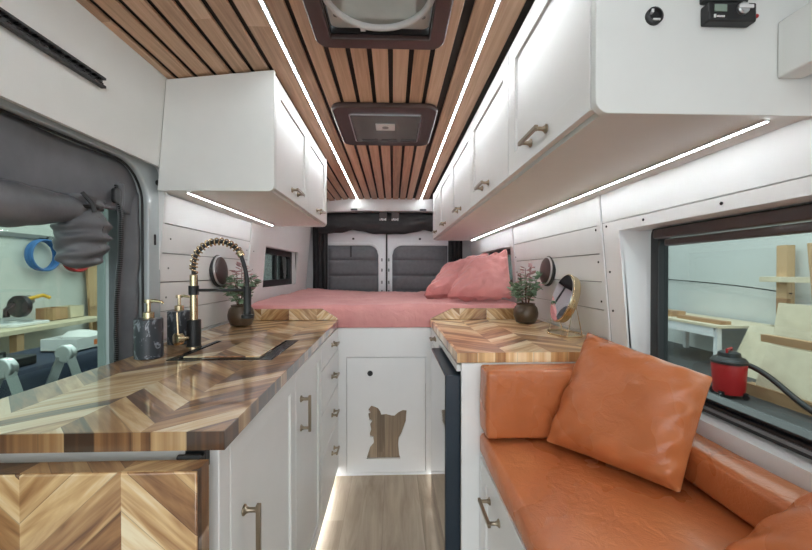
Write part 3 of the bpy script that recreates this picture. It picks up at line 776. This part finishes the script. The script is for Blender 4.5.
_o = [n for n in _t.nodes if n.type == 'OUTPUT_MATERIAL'][0]; _t.links.new(_t.nodes['Principled BSDF'].outputs[0], _mx.inputs[1]); _t.links.new(_tl.outputs[0], _mx.inputs[2]); _t.links.new(_mx.outputs[0], _o.inputs[0])
build('dome', MB().lathe([(.150,.012),(.12,.014),(.08,.010),(.03,.008)],(-.04,1.005,1.95),(0,0,1),40), M['dome'], fan)
build('hub', MB().lathe([(.018,0.002),(.018,.01)],(-.04,1.005,1.948)), M['greyplastic'], fan)
for x,y in ((FX0+.075,FY1-.11),(FX1-.075,FY1-.11)):
    build('screw', MB().lathe([(.008,0),(.008,.002)],(x,y,1.9638),(0,0,1),10), M['greyplastic'], fan)
build('catch', MB().box(-.10,-.085,1.142,1.158,1.946,1.957), M['whiteplastic'], fan)
ac = thing('ceiling_vent', (-.035,1.9,1.95), 'rounded dark ceiling console with a glossy grey panel', 'ceiling console')
o_ = rrect(-.28,.205,1.64,2.14,.06); 
build('bezel', MB().prism(o_,'z',1.925,1.95), M['brownblack'], ac, bevel=.008)
build('panel_frame', MB().ring(rrect(-.205,.135,1.71,2.06,.012),rrect(-.198,.128,1.717,2.053,.008),'z',1.921,1.926), M['steel'], ac)
build('panel', MB().prism(rrect(-.198,.128,1.717,2.053,.008),'z',1.919,1.925), plain('grey_console_gloss', lin(112,112,110), .2, var=.05, coat=.5), ac)
bt = build('control_pad', MB().box(-.085,.010,1.80,1.88,1.914,1.919), M['whiteplastic'], ac, bevel=.002)
build('pad_icon', MB().lathe([(.016,0),(.016,.001),(.010,.0012)],(-.0375,1.84,1.914),(0,0,-1),18), M['greyplastic'], bt)
mb = MB()
for k in range(3): mb.box(-.165+.105*k,-.085+.105*k,2.015,2.027,1.917,1.919)
build('louver', mb, M['black'], ac)

# ------------------------------------------------------------------ sliding-door side (left)
# painted door frame, an arch extruded through the wall
def arch(y1,z1,z0,r,y0=Y0):
    return [(y0,z0),(y1,z0)]+[(y1-r+r*math.cos(t*PI/16), z1-r+r*math.sin(t*PI/16)) for t in range(9)]+[(y0,z1)]
fr_o = arch(1.442,1.60,.0,.05); fr_i = arch(1.375,1.578,.45,.13)
dfr = struct(build('door_3', MB().ring(fr_o,fr_i,'x',-1.03,-.886), M['pillar'], bevel=.006), 'painted metal frame of the sliding side door')
mb = MB()
for z in (1.535,): mb.lathe([(.010,0),(.010,.004),(.006,.005)],(-.886,1.425,z),(1,0,0),14)
build('bolt', mb, M['black'], dfr)
build('striker_slot', MB().prism(rrect(1.405,1.415,1.30,1.34,.004),'x',-.888,-.884), M['dsteel'], dfr)
build('seal', MB().tube([(-.905,y-.004,z-.004) for y,z in arch(1.375,1.578,.45,.13)[1:]],.004,8), M['rubber'], dfr)
build('pane', MB().box(-1.004,-1.0,Y0,1.36,.45,1.57), M['glassL'], dfr)
build('door_edge', MB().box(-1.03,-.99,1.325,1.375,.45,1.57), M['pillar'], dfr)
# grey blackout curtain: flap, rolled lower edge, tied bundle, zipped side strip
cv = thing('side_curtain', (-.93,.9,1.4), 'grey fabric blackout curtain rolled up at the sliding door', 'curtain')
def flap(u,v):
    y = .30+1.071*u; zt = 1.577 if y < 1.245 else 1.447+math.sqrt(max(0,.13**2-(y-1.245)**2)); zb = 1.405
    zt = max(zt, zb+.02)
    z = zt+(zb-zt)*v
    return (-.925+.012*nz(y*5,z*3,1)+.008*math.sin(y*16+z*5)*v-.01*v, y, z)
build('flap', MB().grid(flap,60,14), M['greycloth'], cv, solid=.004, smooth=80)
build('seam', MB().tube([(-.915+.006*nz(y*5,3),y,1.408+.004*nz(y*8,1)) for y in [.30+.93*k/40 for k in range(41)]],.006,8), M['greycloth'], cv)
pts=[];rs=[]
for k in range(41):
    u = k/40; y = .30+.86*u
    pts.append((-.93+.006*nz(u*9,1),y,1.362-.022*math.sin(PI*min(1,u*1.05))+.012*u+.012*u)); rs.append(.040+.018*math.sin(PI*u)+.006*nz(u*13,5)-.012*max(0,u-.8)*5)
build('roll', MB().tube(pts,rs,18), M['greycloth'], cv, smooth=80)
def bundle(u,v):
    a = 2*PI*u; 
    r = .050+.028*math.sin(PI*min(1,.15+v*.8))-.018*math.exp(-((v-.16)/.07)**2)
    r += .012*nz(math.cos(a)*1.2+3,math.sin(a)*1.2,v*11+.8*math.sin(a))+.007*math.sin(v*34+2.2*math.sin(a+1)+3*nz(v*3,a*.5))*(.4+.6*abs(math.sin(a*.5+.6)))
    if v>.86: r *= math.sqrt(max(.02,1-((v-.86)/.14)**2))
    return (-.935+r*.72*math.cos(a), 1.145-.03*v+.025*math.sin(v*2.2)+r*math.sin(a), 1.425-.215*v)
build('bundle', MB().grid(bundle,40,60), M['greycloth'], cv, weld=.0005, smooth=80)
build('tie', MB().tube([(-.895,1.10,1.43),(-.878,1.115,1.40),(-.876,1.12,1.375)],.006,8).tube([(-.938+.05*math.cos(t*PI/12),1.145+.055*math.sin(t*PI/12),1.392) for t in range(25)],.005,8), M['black'], cv)
def strip(u,v):
    y = 1.262+.110*u+.012*math.sin(v*7)*(1-u); z = 1.50-.64*v
    return (-.93+.014*math.sin(u*7+v*3)+.006*nz(u*3,v*9,2), y, z)
build('side_strip', MB().grid(strip,14,50), M['greycloth'], cv, solid=.004, smooth=80)
mb = MB()
for k in range(90):
    v = k/90; p = strip(.04,v*.97+.02); mb.box(p[0]+.002,p[0]+.009,p[1]-.006,p[1]+.006,p[2]-.0022,p[2]+.0022)
build('zipper', mb, M['black'], cv)
build('strap_buckle', MB().prism(rrect(1.235,1.262,1.425,1.475,.01),'x',-.915,-.902), M['black'], cv, bevel=.003)
# cargo track
tr = thing('cargo_track', (-.85,.8,1.75), 'black slotted cargo track on the white panel above the sliding door', 'cargo track')
mb = MB()
a = xl(1.753)
def sect(y): return None
mb.prism([(a+.001,1.728),(a+.016,1.728),(a+.016,1.735),(a+.006,1.735),(a+.006,1.751),(a+.016,1.751),(a+.016,1.758),(a+.001,1.758)],'y',.15,1.10)
build('rail', mb, M['black'], tr, bevel=.0008)
mb = MB()
for k in range(44):
    y = .17+.0212*k; mb.box(a+.006,a+.016,y,y+.008,1.735,1.738).box(a+.006,a+.016,y,y+.008,1.748,1.751)
build('slot_teeth', mb, M['dsteel'], tr)

# ------------------------------------------------------------------ right window
w3 = struct(build('window_3', MB().ring(rrect(-.30,1.30,.79,1.36,.03),rrect(-.27,1.262,.835,1.345,.06),'x',.925,.965), M['black'], bevel=.004), 'large black framed side window above the bench')
build('pane', MB().box(.948,.952,-.28,1.27,.82,1.352), M['glassR'], w3)
mb = MB().box(.905,.925,-.3,1.27,.792,.802).box(.905,.925,-.3,1.26,.812,.822).box(.90,.925,-.3,1.25,.832,.838)
build('sill_rail', mb, M['black'], w3, bevel=.002)
build('sill_track', MB().box(.903,.925,-.3,1.255,.8025,.8115), M['greyplastic'], w3)
rs_ = thing('roller_shade', (.92,.5,1.3), 'dark brown roller shade at the top of the large window', 'window shade')
build('cassette', MB().box(.888,.923,-.32,1.235,1.312,1.345), M['brownblack'], rs_, bevel=.004)
build('bottom_bar', MB().box(.893,.919,-.32,1.19,1.286,1.3085), M['brownblack'], rs_, bevel=.004)

# ------------------------------------------------------------------ counter objects
fa = thing('faucet', (-.742,1.405,.921), 'black and brass spring-neck kitchen faucet behind the sink', 'faucet')
bx,by = -.742,1.405
build('base', MB().lathe([(.026,0),(.026,.004),(.024,.006),(.024,.10),(.022,.102)],(bx,by,.9205)), M['black'], fa)
build('neck', MB().lathe([(.0135,0),(.0135,.165),(.011,.168)],(bx,by,1.0225)), M['gold'], fa)
build('collar', MB().lathe([(.0175,0),(.0175,.034)],(bx,by,1.115)), M['black'], fa)
build('base_ring', MB().lathe([(.027,0),(.027,.004)],(bx,by,.9203)), M['gold'], fa)
R = .092; cx = bx+R
arc = [(bx,by,1.185),(bx,by,1.215)]+[(cx-R*math.cos(t*PI/18),by,1.222+R*math.sin(t*PI/18)) for t in range(0,16)]
hose_end = arc[-1]
hose = arc+bez(hose_end,(cx+R*.97,by,1.235),(cx+R+.012,by,1.21),(cx+R+.013,by,1.14),8)[1:]
build('hose', MB().tube(hose,.0075,12), M['black'], fa)
sp = []; nt = 16
L = len(arc)
for k in range(nt*12+1):
    f = k/(nt*12)*(L-1-1e-6); i = int(f); p = Vector(arc[i]).lerp(Vector(arc[i+1]),f-i); t = (Vector(arc[i+1])-Vector(arc[i])).normalized()
    w_ = Vector((0,1,0)); u_ = t.cross(w_); an = 2*PI*k/12
    sp.append(p+(u_*math.cos(an)+w_*math.sin(an))*.0125)
build('spring', MB().tube(sp,.0028,6), M['gold'], fa)
build('hose_collar', MB().lathe([(.013,-.010),(.013,.010)],hose_end,(.5,0,-.85),16), M['gold'], fa)
hx = cx+R+.013
build('spray_head', MB().lathe([(.0135,.118),(.0135,.02),(.0145,.014),(.022,.012),(.022,0),(.018,-.002)],(hx,by,1.028)), M['black'], fa)
build('support_arm', MB().tube([(bx,by,1.132),(hx,by,1.132)],.0055,10), M['black'], fa)
build('knob', MB().lathe([(.010,0),(.010,.022),(.021,.024),(.022,.046),(.018,.048)],(bx-.012,by-.015,.958),(-.55,-.83,0),24), M['gold'], fa)
build('lever', MB().tube([(bx-.032,by-.045,.97),(bx-.034,by-.048,1.055)],.004,8), M['gold'], fa)

def soap(loc):
    x,y,z = loc
    o = thing('soap_dispenser', loc, 'fully visible black marble soap dispenser nearest the sliding side door', 'soap dispenser', 'black marble soap dispensers')
    build('bottle', MB().lathe([(.038,0),(.0405,.003),(.0405,.125),(.038,.128),(.012,.129)],(x,y,z),(0,0,1),36), M['marble'], o)
    pu = build('pump', MB().lathe([(.016,.1285),(.016,.148),(.010,.150),(.006,.151),(.006,.178),(.012,.179),(.012,.190)],(x,y,z)), M['gold'], o)
    build('nozzle', MB().tube([(x,y,z+.184),(x+.02,y,z+.186),(x+.042,y,z+.182),(x+.046,y,z+.177)],[.006,.0055,.0045,.004],10), M['gold'], pu)
    return o
s1 = soap((-.797,1.235,.9205)); s2 = copy_tree(s1); s2.location = (-.835,1.475,.9205)
s2['label'] = 'black marble soap dispenser half hidden behind the faucet base'

def plant(loc, label, seed, flip=1):
    x,y,z = loc; rnd = random.Random(seed)
    o = thing('potted_plant', loc, label, 'potted plant', 'potted plants on the counters')
    build('pot', MB().lathe([(.040,0),(.052,.006),(.064,.035),(.066,.055),(.060,.085),(.048,.1),(.050,.108),(.044,.108),(.042,.095),(.02,.09)],(x,y,z),(0,0,1),32), M['pot'], o)
    st = MB(); lf = MB(); lr = MB()
    for k in range(15):
        an = 2*PI*k/15+rnd.uniform(-.3,.3); sp_ = rnd.uniform(.04,.095); h = rnd.uniform(.07,.165)
        if k%5 == 0: sp_ *= .4; h = rnd.uniform(.17,.22)
        tip = Vector((x+sp_*math.cos(an),y+sp_*math.sin(an),z+.1+h))
        cvp = bez((x+.015*math.cos(an),y+.015*math.sin(an),z+.09),(x+.02*math.cos(an),y+.02*math.sin(an),z+.10+h*.5),(tip.x,tip.y,tip.z-.02),tip,8)
        st.tube(cvp,.0014,5)
        for i in range(2,9):
            for sd in (-1,1):
                p = cvp[i]; yaw = an+sd*(1.2+rnd.uniform(-.5,.5)); pit = rnd.uniform(-.5,.7); Lf = rnd.uniform(.030,.046); W_ = Lf*.36
                dv = Vector((math.cos(yaw)*math.cos(pit),math.sin(yaw)*math.cos(pit),math.sin(pit))); sv = Vector((-math.sin(yaw),math.cos(yaw),rnd.uniform(-.4,.4))).normalized(); nv = dv.cross(sv)
                q = [p,p+dv*Lf*.3+sv*W_*.8,p+dv*Lf*.65+sv*W_,p+dv*Lf,p+dv*Lf*.65-sv*W_,p+dv*Lf*.3-sv*W_*.8,p+dv*Lf*.5+nv*.003]
                tgt = lr if (k%5==0 and i>4) or rnd.random()<.08 else lf
                tgt.add(q,[(0,1,6),(1,2,6),(2,3,6),(3,4,6),(4,5,6),(5,0,6)])
    build('stem', st, M['stem'], o); build('foliage', lf, M['leaf'], o, smooth=0); build('tinted_foliage', lr, M['leafred'], o, smooth=0)
    return o
plant((-.795,1.965,.9205),'bronze pot of small-leaved greenery behind the faucet hose',4)
plant((.730,2.01,.9205),'bronze pot of small-leaved greenery beside the pink pillows',9)

def wall_speaker(side, y, z, label):
    x = xl(z) if side < 0 else xr(z); ax = Vector((-side,0,.083 if side<0 else .086))
    o = thing('wall_speaker', (x,y,z), label, 'speaker', 'round wall speakers')
    c = Vector((x-side*.001,y,z))
    build('backing_ring', MB().lathe([(.081,0),(.081,.012),(.076,.016),(.072,.016)],c,ax,40), M['black'], o)
    build('trim_ring', MB().lathe([(.0755,.016),(.0755,.021),(.070,.023),(.069,.016)],c,ax,40), M['steel'], o)
    build('grille', MB().lathe([(.0695,.016),(.0695,.024),(.060,.028),(.03,.030)],c,ax,40), M['brownblack'], o)
wall_speaker(-1,1.895,1.205,'round black speaker on the wall behind the faucet')
wall_speaker(1,1.955,1.205,'round black speaker on the wall above the vanity mirror')

vm = thing('vanity_mirror', (.765,1.63,.9205), 'oval tilted gold vanity mirror on a wire stand', 'mirror')
mc = Vector((.752,1.625,1.085)); nrm = Vector((-.965,.03,.29)).normalized()
tv = Vector((0,1,0)); tv = (tv-nrm*tv.dot(nrm)).normalized(); uv = nrm.cross(tv)
def disc(r0,d0,r1,d1,rx=1.0):
    mb = MB(); n = 40; vs=[]
    for r,d_ in ((r0,d0),(r1,d1)):
        vs += [mc+nrm*d_+tv*(r*rx*math.cos(2*PI*k/n))+uv*(r*1.12*math.sin(2*PI*k/n)) for k in range(n)]
    return mb.add(vs,[tuple(range(n-1,-1,-1)),tuple(range(n,2*n))]+[(i,(i+1)%n,(i+1)%n+n,i+n) for i in range(n)])
build('frame', disc(.095,-.034,.099,.0), M['gold'], vm, bevel=.003)
build('mirror_glass', disc(.094,.0005,.094,.003), M['chrome'], vm)
b0 = .9245
base = [(.70,1.60),(.735,1.735),(.80,1.735),(.835,1.60),(.80,1.52),(.735,1.52)]
base = [(.695,1.64),(.73,1.72),(.80,1.72),(.832,1.62),(.80,1.535),(.735,1.535)]
build('tray', MB().prism(base,'z',.9207,.926), M['gold'], vm, bevel=.001)
build('tray_rim', MB().tube([(p[0],p[1],.928) for p in base+base[:1]],.003,8), M['gold'], vm)
for s,y in ((-1,1.535),(1,1.72)):
    a_ = mc-nrm*.012+tv*(s*.103)
    build('wire_stand', MB().tube([(.735,y,.926),a_,(.80,y,.926)],.0022,8), M['gold'], vm)

# ------------------------------------------------------------------ workshop outside
GZ = -.50
struct(build('shop_floor', MB().box(-6,7.5,-6,11,GZ-.1,GZ), M['shopfloor'], origin=(0,0,GZ)))
struct(build('shop_wall_left', MB().box(-5.4,-5.3,-6,11,GZ,3.6), M['shopwall']))
struct(build('shop_wall_right', MB().box(6.8,6.9,-6,11,GZ,3.6), M['shopwall']))
struct(build('shop_wall_rear', MB().box(-5.3,6.8,10.5,10.6,GZ,3.6), M['shopwall']))
# left: long wall bench with saw, hose reels, ladder, cluttered table
wb = thing('workbench', (-4.9,5.2,GZ), 'long timber workbench against the shop wall outside the sliding door', 'workbench')
build('top', MB().box(-5.28,-4.55,3.2,6.05,.44,.50), M['ply'], wb, bevel=.005)
for y in (3.3,4.7,5.95):
    build('leg', MB().box(-4.66,-4.57,y-.045,y+.045,GZ,.44), M['timber'], wb)
build('shelf', MB().box(-5.28,-4.62,3.2,6.05,-.05,-.01), M['ply'], wb)
tag(build('wall_rail', MB().box(-5.3,-5.26,3.0,8.0,1.69,1.75), M['greyplastic']), 'long grey hanging rail on the shop wall above the hose coils', 'rail')
for y,z,mt,lb in ((5.70,1.45,'blueplastic','blue hose coil hanging on the shop wall'),(6.28,1.44,'red','red hose coil hanging on the shop wall beside the blue one')):
    h = thing('hose_coil', (-5.25,y,z), lb, 'hose coil', 'hose coils on the shop wall')
    mb = MB()
    for k in range(4): mb.tube([(-5.25+.03*k,y+(.22+.006*(k%2))*math.cos(t*PI/16),z+(.22+.006*(k%2))*math.sin(t*PI/16)) for t in range(33)],.016,8,False)
    build('coil', mb, M[mt], h, weld=.0005)
    build('hook', MB().tube([(-5.29,y,z+.25),(-5.15,y,z+.245),(-5.13,y,z+.27)],.012,8), M['dsteel'], h)
ms = thing('miter_saw', (-4.9,4.75,.55), 'grey miter saw with yellow handle on the workbench', 'saw')
build('base', MB().prism([(x-4.92+.0,y+4.78) for x,y in rrect(-.25,.25,-.33,.33,.08)],'z',.551,.60), M['whiteplastic'], ms, bevel=.01)
build('turntable', MB().lathe([(.17,0),(.17,.04)],(-4.9,4.78,.60)), M['steel'], ms)
build('fence', MB().box(-5.02,-4.99,4.45,5.1,.60,.69), M['steel'], ms)
build('blade_guard', MB().lathe([(.17,-.03),(.18,-.02),(.18,.04),(.15,.05)],(-4.9,4.78,.86),(0,1,0)), M['dsteel'], ms)
build('motor', MB().lathe([(.08,0),(.085,.16),(.06,.18)],(-4.93,4.83,.92),(0,1,.2)), M['greyplastic'], ms)
build('arm', MB().tube([(-5.1,4.78,.62),(-5.1,4.78,.80),(-4.95,4.78,.92)],.045,10), M['dsteel'], ms)
build('handle', MB().tube([(-4.82,4.85,.98),(-4.74,5.02,1.03),(-4.72,5.12,.98)],.03,10), M['yellow'], ms)
for o_ in [ms]: o_.location = (-4.9,5.0,.501); o_.scale = (.8,.8,.8)
for y,mt,lb,c in ((5.46,'timber','wooden box on the workbench beside the saw','box'),(5.75,'ply','pale bin on the workbench, second from the saw','box')):
    tag(build('storage_box', MB().ring([(-5.1,y),(-4.86,y),(-4.86,y+.24),(-5.1,y+.24)],[(-5.08,y+.02),(-4.88,y+.02),(-4.88,y+.22),(-5.08,y+.22)],'z',.501,.68).box(-5.1,-4.86,y,y+.24,.501,.51), M[mt]), lb, c, 'boxes on the workbench')
tag(build('plywood_sheet', MB().hexa([(-5.15,6.5,GZ),(-5.11,6.5,GZ),(-5.11,7.4,GZ),(-5.15,7.4,GZ),(-5.25,6.5,1.35),(-5.21,6.5,1.35),(-5.21,7.4,1.35),(-5.25,7.4,1.35)]), M['timber']), 'tan wood panel standing past the workbench end', 'wood panel')
tag(build('pipe', MB().tube([(-4.2,5.45,GZ),(-4.2,5.95,2.2)],.05,12), M['whiteplastic']), 'long white pipe leaning beside the curtain strip', 'pipe')
tb = thing('work_table', (-3.7,4.1,GZ), 'low table covered with navy cloth and tools outside the sliding door', 'table')
build('tabletop', MB().box(-4.1,-3.3,2.3,5.4,.28,.33), M['navy'], tb, bevel=.005)
def drape(u,v):
    y = 2.3+3.1*u; return (-3.29+.02*math.sin(y*14)*v,y,.33-.62*v)
build('cloth_drop', MB().grid(drape,60,6), M['navy'], tb, solid=.01, smooth=80)
for x in (-4.0,-3.4):
    for y in (2.4,5.3): build('leg', MB().box(x-.03,x+.03,y-.03,y+.03,GZ,.28), M['steel'], tb)
def openbox(x0,x1,y0,y1,z0,z1,t=.015):
    return MB().ring([(x0,y0),(x1,y0),(x1,y1),(x0,y1)],[(x0+t,y0+t),(x1-t,y0+t),(x1-t,y1-t),(x0+t,y1-t)],'z',z0,z1).box(x0,x1,y0,y1,z0,z0+t)
pb = thing('parts_bin', (-3.6,4.4,.33), 'white cardboard bin with orange band on the navy table', 'bin')
build('body', openbox(-3.8,-3.42,4.12,4.74,.332,.47), M['whiteplastic'], pb)
build('band', MB().box(-3.419,-3.417,4.35,4.62,.37,.43), plain('orange_print', lin(224,120,60), .5), pb)
tag(build('packing_bag', MB().lathe([(.05,0),(.16,.03),(.19,.09),(.14,.15),(.05,.17)],(-3.61,4.42,.36),(0,.15,1),14), M['whiteplastic']), 'crumpled white plastic bag heaped in the bin', 'bag')
rnd = random.Random(5)
items = [('drill','yellow','yellow and black cordless drill on the navy table'),('paint_can','steel','small metal paint can on the navy table'),('tool_case','black','flat black tool case on the navy table'),('sanding_block','red','small red sanding block on the navy table'),('clamp','blueplastic','blue bar clamp lying on the navy table'),('toolbox','greyplastic','grey lidded toolbox on the navy table')]
yy = 2.62
for nm,mt,lb in items:
    x = -3.62+rnd.uniform(-.1,.12); z = .332
    if nm == 'drill':
        o = thing(nm,(x,yy,z),lb,'tool'); build('body', MB().tube([(x-.12,yy,z+.16),(x+.1,yy+.05,z+.16)],[.05,.04],12), M['yellow'], o); build('grip', MB().tube([(x-.06,yy,z+.14),(x-.09,yy,z+.05)],.028,10), M['black'], o); build('battery', MB().box(x-.15,x-.03,yy-.05,yy+.05,z,z+.055), M['black'], o, bevel=.005)
    elif nm == 'paint_can':
        o = thing(nm,(x,yy,z),lb,'can'); build('body', MB().lathe([(.07,0),(.07,.17)],(x,yy,z)), M['steel'], o); build('lid', MB().lathe([(.073,.171),(.073,.18),(.06,.178)],(x,yy,z)), M['greyplastic'], o)
    elif nm == 'tool_case' or nm == 'toolbox':
        o = thing(nm,(x,yy,z),lb,'tool case'); H = .09 if nm=='tool_case' else .17
        build('body', MB().box(x-.16,x+.16,yy-.22,yy+.22,z,z+H), M[mt], o, bevel=.015); build('handle', MB().tube([(x,yy-.08,z+H-.005),(x,yy-.08,z+H+.04),(x,yy+.08,z+H+.04),(x,yy+.08,z+H-.005)],.012,8), M['black'], o)
    elif nm == 'clamp':
        o = thing(nm,(x,yy,z),lb,'tool'); build('bar', MB().box(x-.01,x+.01,yy-.25,yy+.25,z+.03,z+.05), M['steel'], o); build('jaw', MB().box(x-.03,x+.03,yy-.25,yy-.2,z,z+.12), M[mt], o, bevel=.005); build('slide_jaw', MB().box(x-.03,x+.03,yy+.08,yy+.14,z,z+.12), M[mt], o, bevel=.005)
    else:
        tag(build(nm, MB().box(x-.06,x+.06,yy-.1,yy+.1,z,z+.07), M[mt], bevel=.01), lb, 'tool')
    yy += .40
    if yy > 3.8 and yy < 4.8: yy = 4.98
# folding ladder
ld = thing('folding_ladder', (-2.55,2.65,GZ), 'silver multi-joint folding ladder standing outside the sliding door', 'ladder')
hz = .55
for y in (2.50,2.95):
    build('side_rail', MB().tube([(-2.10,y-.04,GZ),(-2.50,y,hz)],.038,4), M['steel'], ld)
    build('side_rail', MB().tube([(-2.95,y-.04,GZ),(-2.56,y,hz)],.038,4), M['steel'], ld)
    build('hinge', MB().lathe([(.06,-.03),(.07,-.02),(.07,.02),(.06,.03)],(-2.53,y,hz+.02),(0,1,0)), M['steel'], ld, bevel=.004)
for k,t in enumerate((.15,.42,.68)):
    for xa in (-2.10,-2.95):
        x = xa+(-2.53-xa)*t; z = GZ+(hz-GZ)*t
        build('rung', MB().box(x-.035,x+.035,2.48,2.95,z-.012,z+.012), M['steel'], ld)

# right: shop vacuum, plywood, post, table
vc = thing('shop_vacuum', (4.60,4.90,GZ), 'red and black shop vacuum on the floor outside the large window', 'vacuum')
vx,vy = 4.60,4.90
build('drum', MB().lathe([(.165,.05),(.175,.07),(.195,.44),(.19,.46)],(vx,vy,GZ)), M['red'], vc)
build('lid', MB().lathe([(.205,.46),(.205,.49),(.175,.53),(.13,.55),(.12,.60),(.07,.62)],(vx,vy,GZ)), M['black'], vc)
build('lid_handle', MB().tube([(vx-.08,vy-.05,GZ+.58),(vx-.08,vy-.05,GZ+.65),(vx+.08,vy+.05,GZ+.65),(vx+.08,vy+.05,GZ+.58)],.014,8), M['red'], vc)
for an in (0.4,1.97,3.54,5.11):
    build('caster', MB().lathe([(.035,-.015),(.035,.015)],(vx+.19*math.cos(an),vy+.19*math.sin(an),GZ+.036),(math.sin(an),-math.cos(an),0),14), M['black'], vc)
    build('caster_arm', MB().box(vx+.17*math.cos(an)-.03,vx+.17*math.cos(an)+.03,vy+.17*math.sin(an)-.03,vy+.17*math.sin(an)+.03,GZ+.065,GZ+.09), M['black'], vc)
build('hose', MB().tube(bez((vx+.16,vy-.12,GZ+.45),(vx+.35,vy-.35,GZ+.35),(vx+.15,vy-.75,GZ+.04),(vx+.25,vy-1.1,GZ+.06),20)+bez((vx+.25,vy-1.1,GZ+.06),(vx+.3,vy-1.4,GZ+.08),(vx+.4,vy-1.6,GZ+.2),(vx+.5,vy-1.8,GZ+.3),10)[1:],.036,12), M['black'], vc)
sr = thing('sheet_rack', (5.6,4.5,GZ), 'low timber rack under the leaning plywood sheets', 'rack')
build('rail', MB().box(4.92,5.04,3.2,5.0,GZ,GZ+.16), M['timber'], sr); build('rail', MB().box(5.9,6.0,3.2,5.0,GZ,GZ+.16), M['timber'], sr)
for y in (3.4,4.9): build('upright', MB().tube([(5.95,y,GZ+.16),(5.75,y,1.6)],.05,4), M['timber'], sr)
build('cross_bar', MB().box(5.20,5.30,3.2,5.05,.22,.32), M['timber'], sr)
def leaned(x0,z0,x1,z1,y0,y1,t=.02):
    return MB().hexa([(x0,y0,z0),(x0+t,y0,z0),(x0+t,y1,z0),(x0,y1,z0),(x1,y0,z1),(x1+t,y0,z1),(x1+t,y1-.05,z1),(x1,y1-.05,z1)])
g = 'plywood sheets in the shop'
tag(build('plywood_sheet', leaned(4.95,GZ+.162,5.08,.22,3.3,4.88), M['ply']), 'lower pale plywood sheet leaning beside the vacuum', 'plywood', g)
tag(build('plywood_sheet', leaned(5.36,GZ+.162,5.50,.76,3.5,5.14), M['ply']), 'taller pale plywood sheet standing behind the lower one', 'plywood', g)
tag(build('plywood_sheet', leaned(5.75,GZ+.001,6.1,.32,5.62,6.15), M['ply']), 'narrow pale board leaning just behind the vacuum', 'plywood', g)
tag(build('timber_post', MB().box(6.55,6.69,5.93,6.10,GZ,1.65), M['timber']), 'brown timber post on the shop wall above the plywood', 'post')
tag(build('timber_beam', MB().box(6.40,6.55,3.5,6.25,1.03,1.12), M['ply'], bevel=.004), 'pale horizontal timber resting across the brown post', 'timber')
wt = thing('saw_table', (6.1,7.0,GZ), 'white topped work table behind the shop vacuum', 'table')
build('tabletop', MB().box(5.6,6.7,6.2,8.2,.22,.27), M['ply'], wt, bevel=.004)
for x in (5.7,6.6):
    for y in (6.3,8.1): build('leg', MB().box(x-.04,x+.04,y-.04,y+.04,GZ,.22), M['whiteplastic'], wt)
build('apron', MB().box(5.62,5.66,6.3,8.1,.06,.22), M['whiteplastic'], wt)
tag(build('lumber_offcut', MB().box(5.75,5.95,6.3,7.3,.271,.33), M['timber']), 'short timber offcut on the white topped table', 'timber')
tag(build('lumber_offcut', MB().box(5.8,6.1,7.5,8.0,.271,.38), M['timber']), 'thick wooden block at the far end of the white topped table', 'timber')
ar = thing('wall_cable', (6.6,6.6,1.0), 'thin dark cable strung along the shop wall above the table', 'cable')
build('cable', MB().tube(bez((6.78,8.9,1.02),(6.7,8,.98),(6.65,7,.97),(6.6,5.9,.84),12),.012,6), M['dsteel'], ar)

# ------------------------------------------------------------------ light, world, camera
w = bpy.data.worlds.new('shop_daylight'); S.world = w; w.use_nodes = True
w.node_tree.nodes['Background'].inputs[0].default_value = (.91,.97,1,1); w.node_tree.nodes['Background'].inputs[1].default_value = 2.2
def area(name, loc, size, sy, e, rot=(0,0,0), col=(1,.98,.95)):
    l = bpy.data.lights.new(name,'AREA'); l.shape = 'RECTANGLE'; l.size = size; l.size_y = sy; l.energy = e; l.color = col
    o = bpy.data.objects.new(name,l); COL.objects.link(o); o.location = loc; o.rotation_euler = rot; return o
area('shop_fill_light', (-3.4,4.5,3.4), .4, 4, 60); area('shop_fill_light', (4.5,4.5,3.4), .4, 4, 60)  # added fill lights, unseen, brightening the workshop from above without fixtures

cd = bpy.data.cameras.new('camera'); cam = bpy.data.objects.new('camera',cd); COL.objects.link(cam)
F = 370.; th = math.atan(13/F); ph = math.atan(3/F)
cam.location = (0,0,1.2); cam.rotation_euler = (PI/2-ph,0,-th)
cd.sensor_width = 36; cd.lens = 36*F/812; cd.clip_start = .02; cd.clip_end = 60
S.camera = cam
S.view_settings.view_transform = 'Standard'; S.view_settings.look = 'None'; S.view_settings.gamma = 1; S.view_settings.use_curve_mapping = False
S.view_settings.exposure = 0.62
S.cycles.max_bounces = 10; S.cycles.diffuse_bounces = 6; S.cycles.sample_clamp_indirect = 6
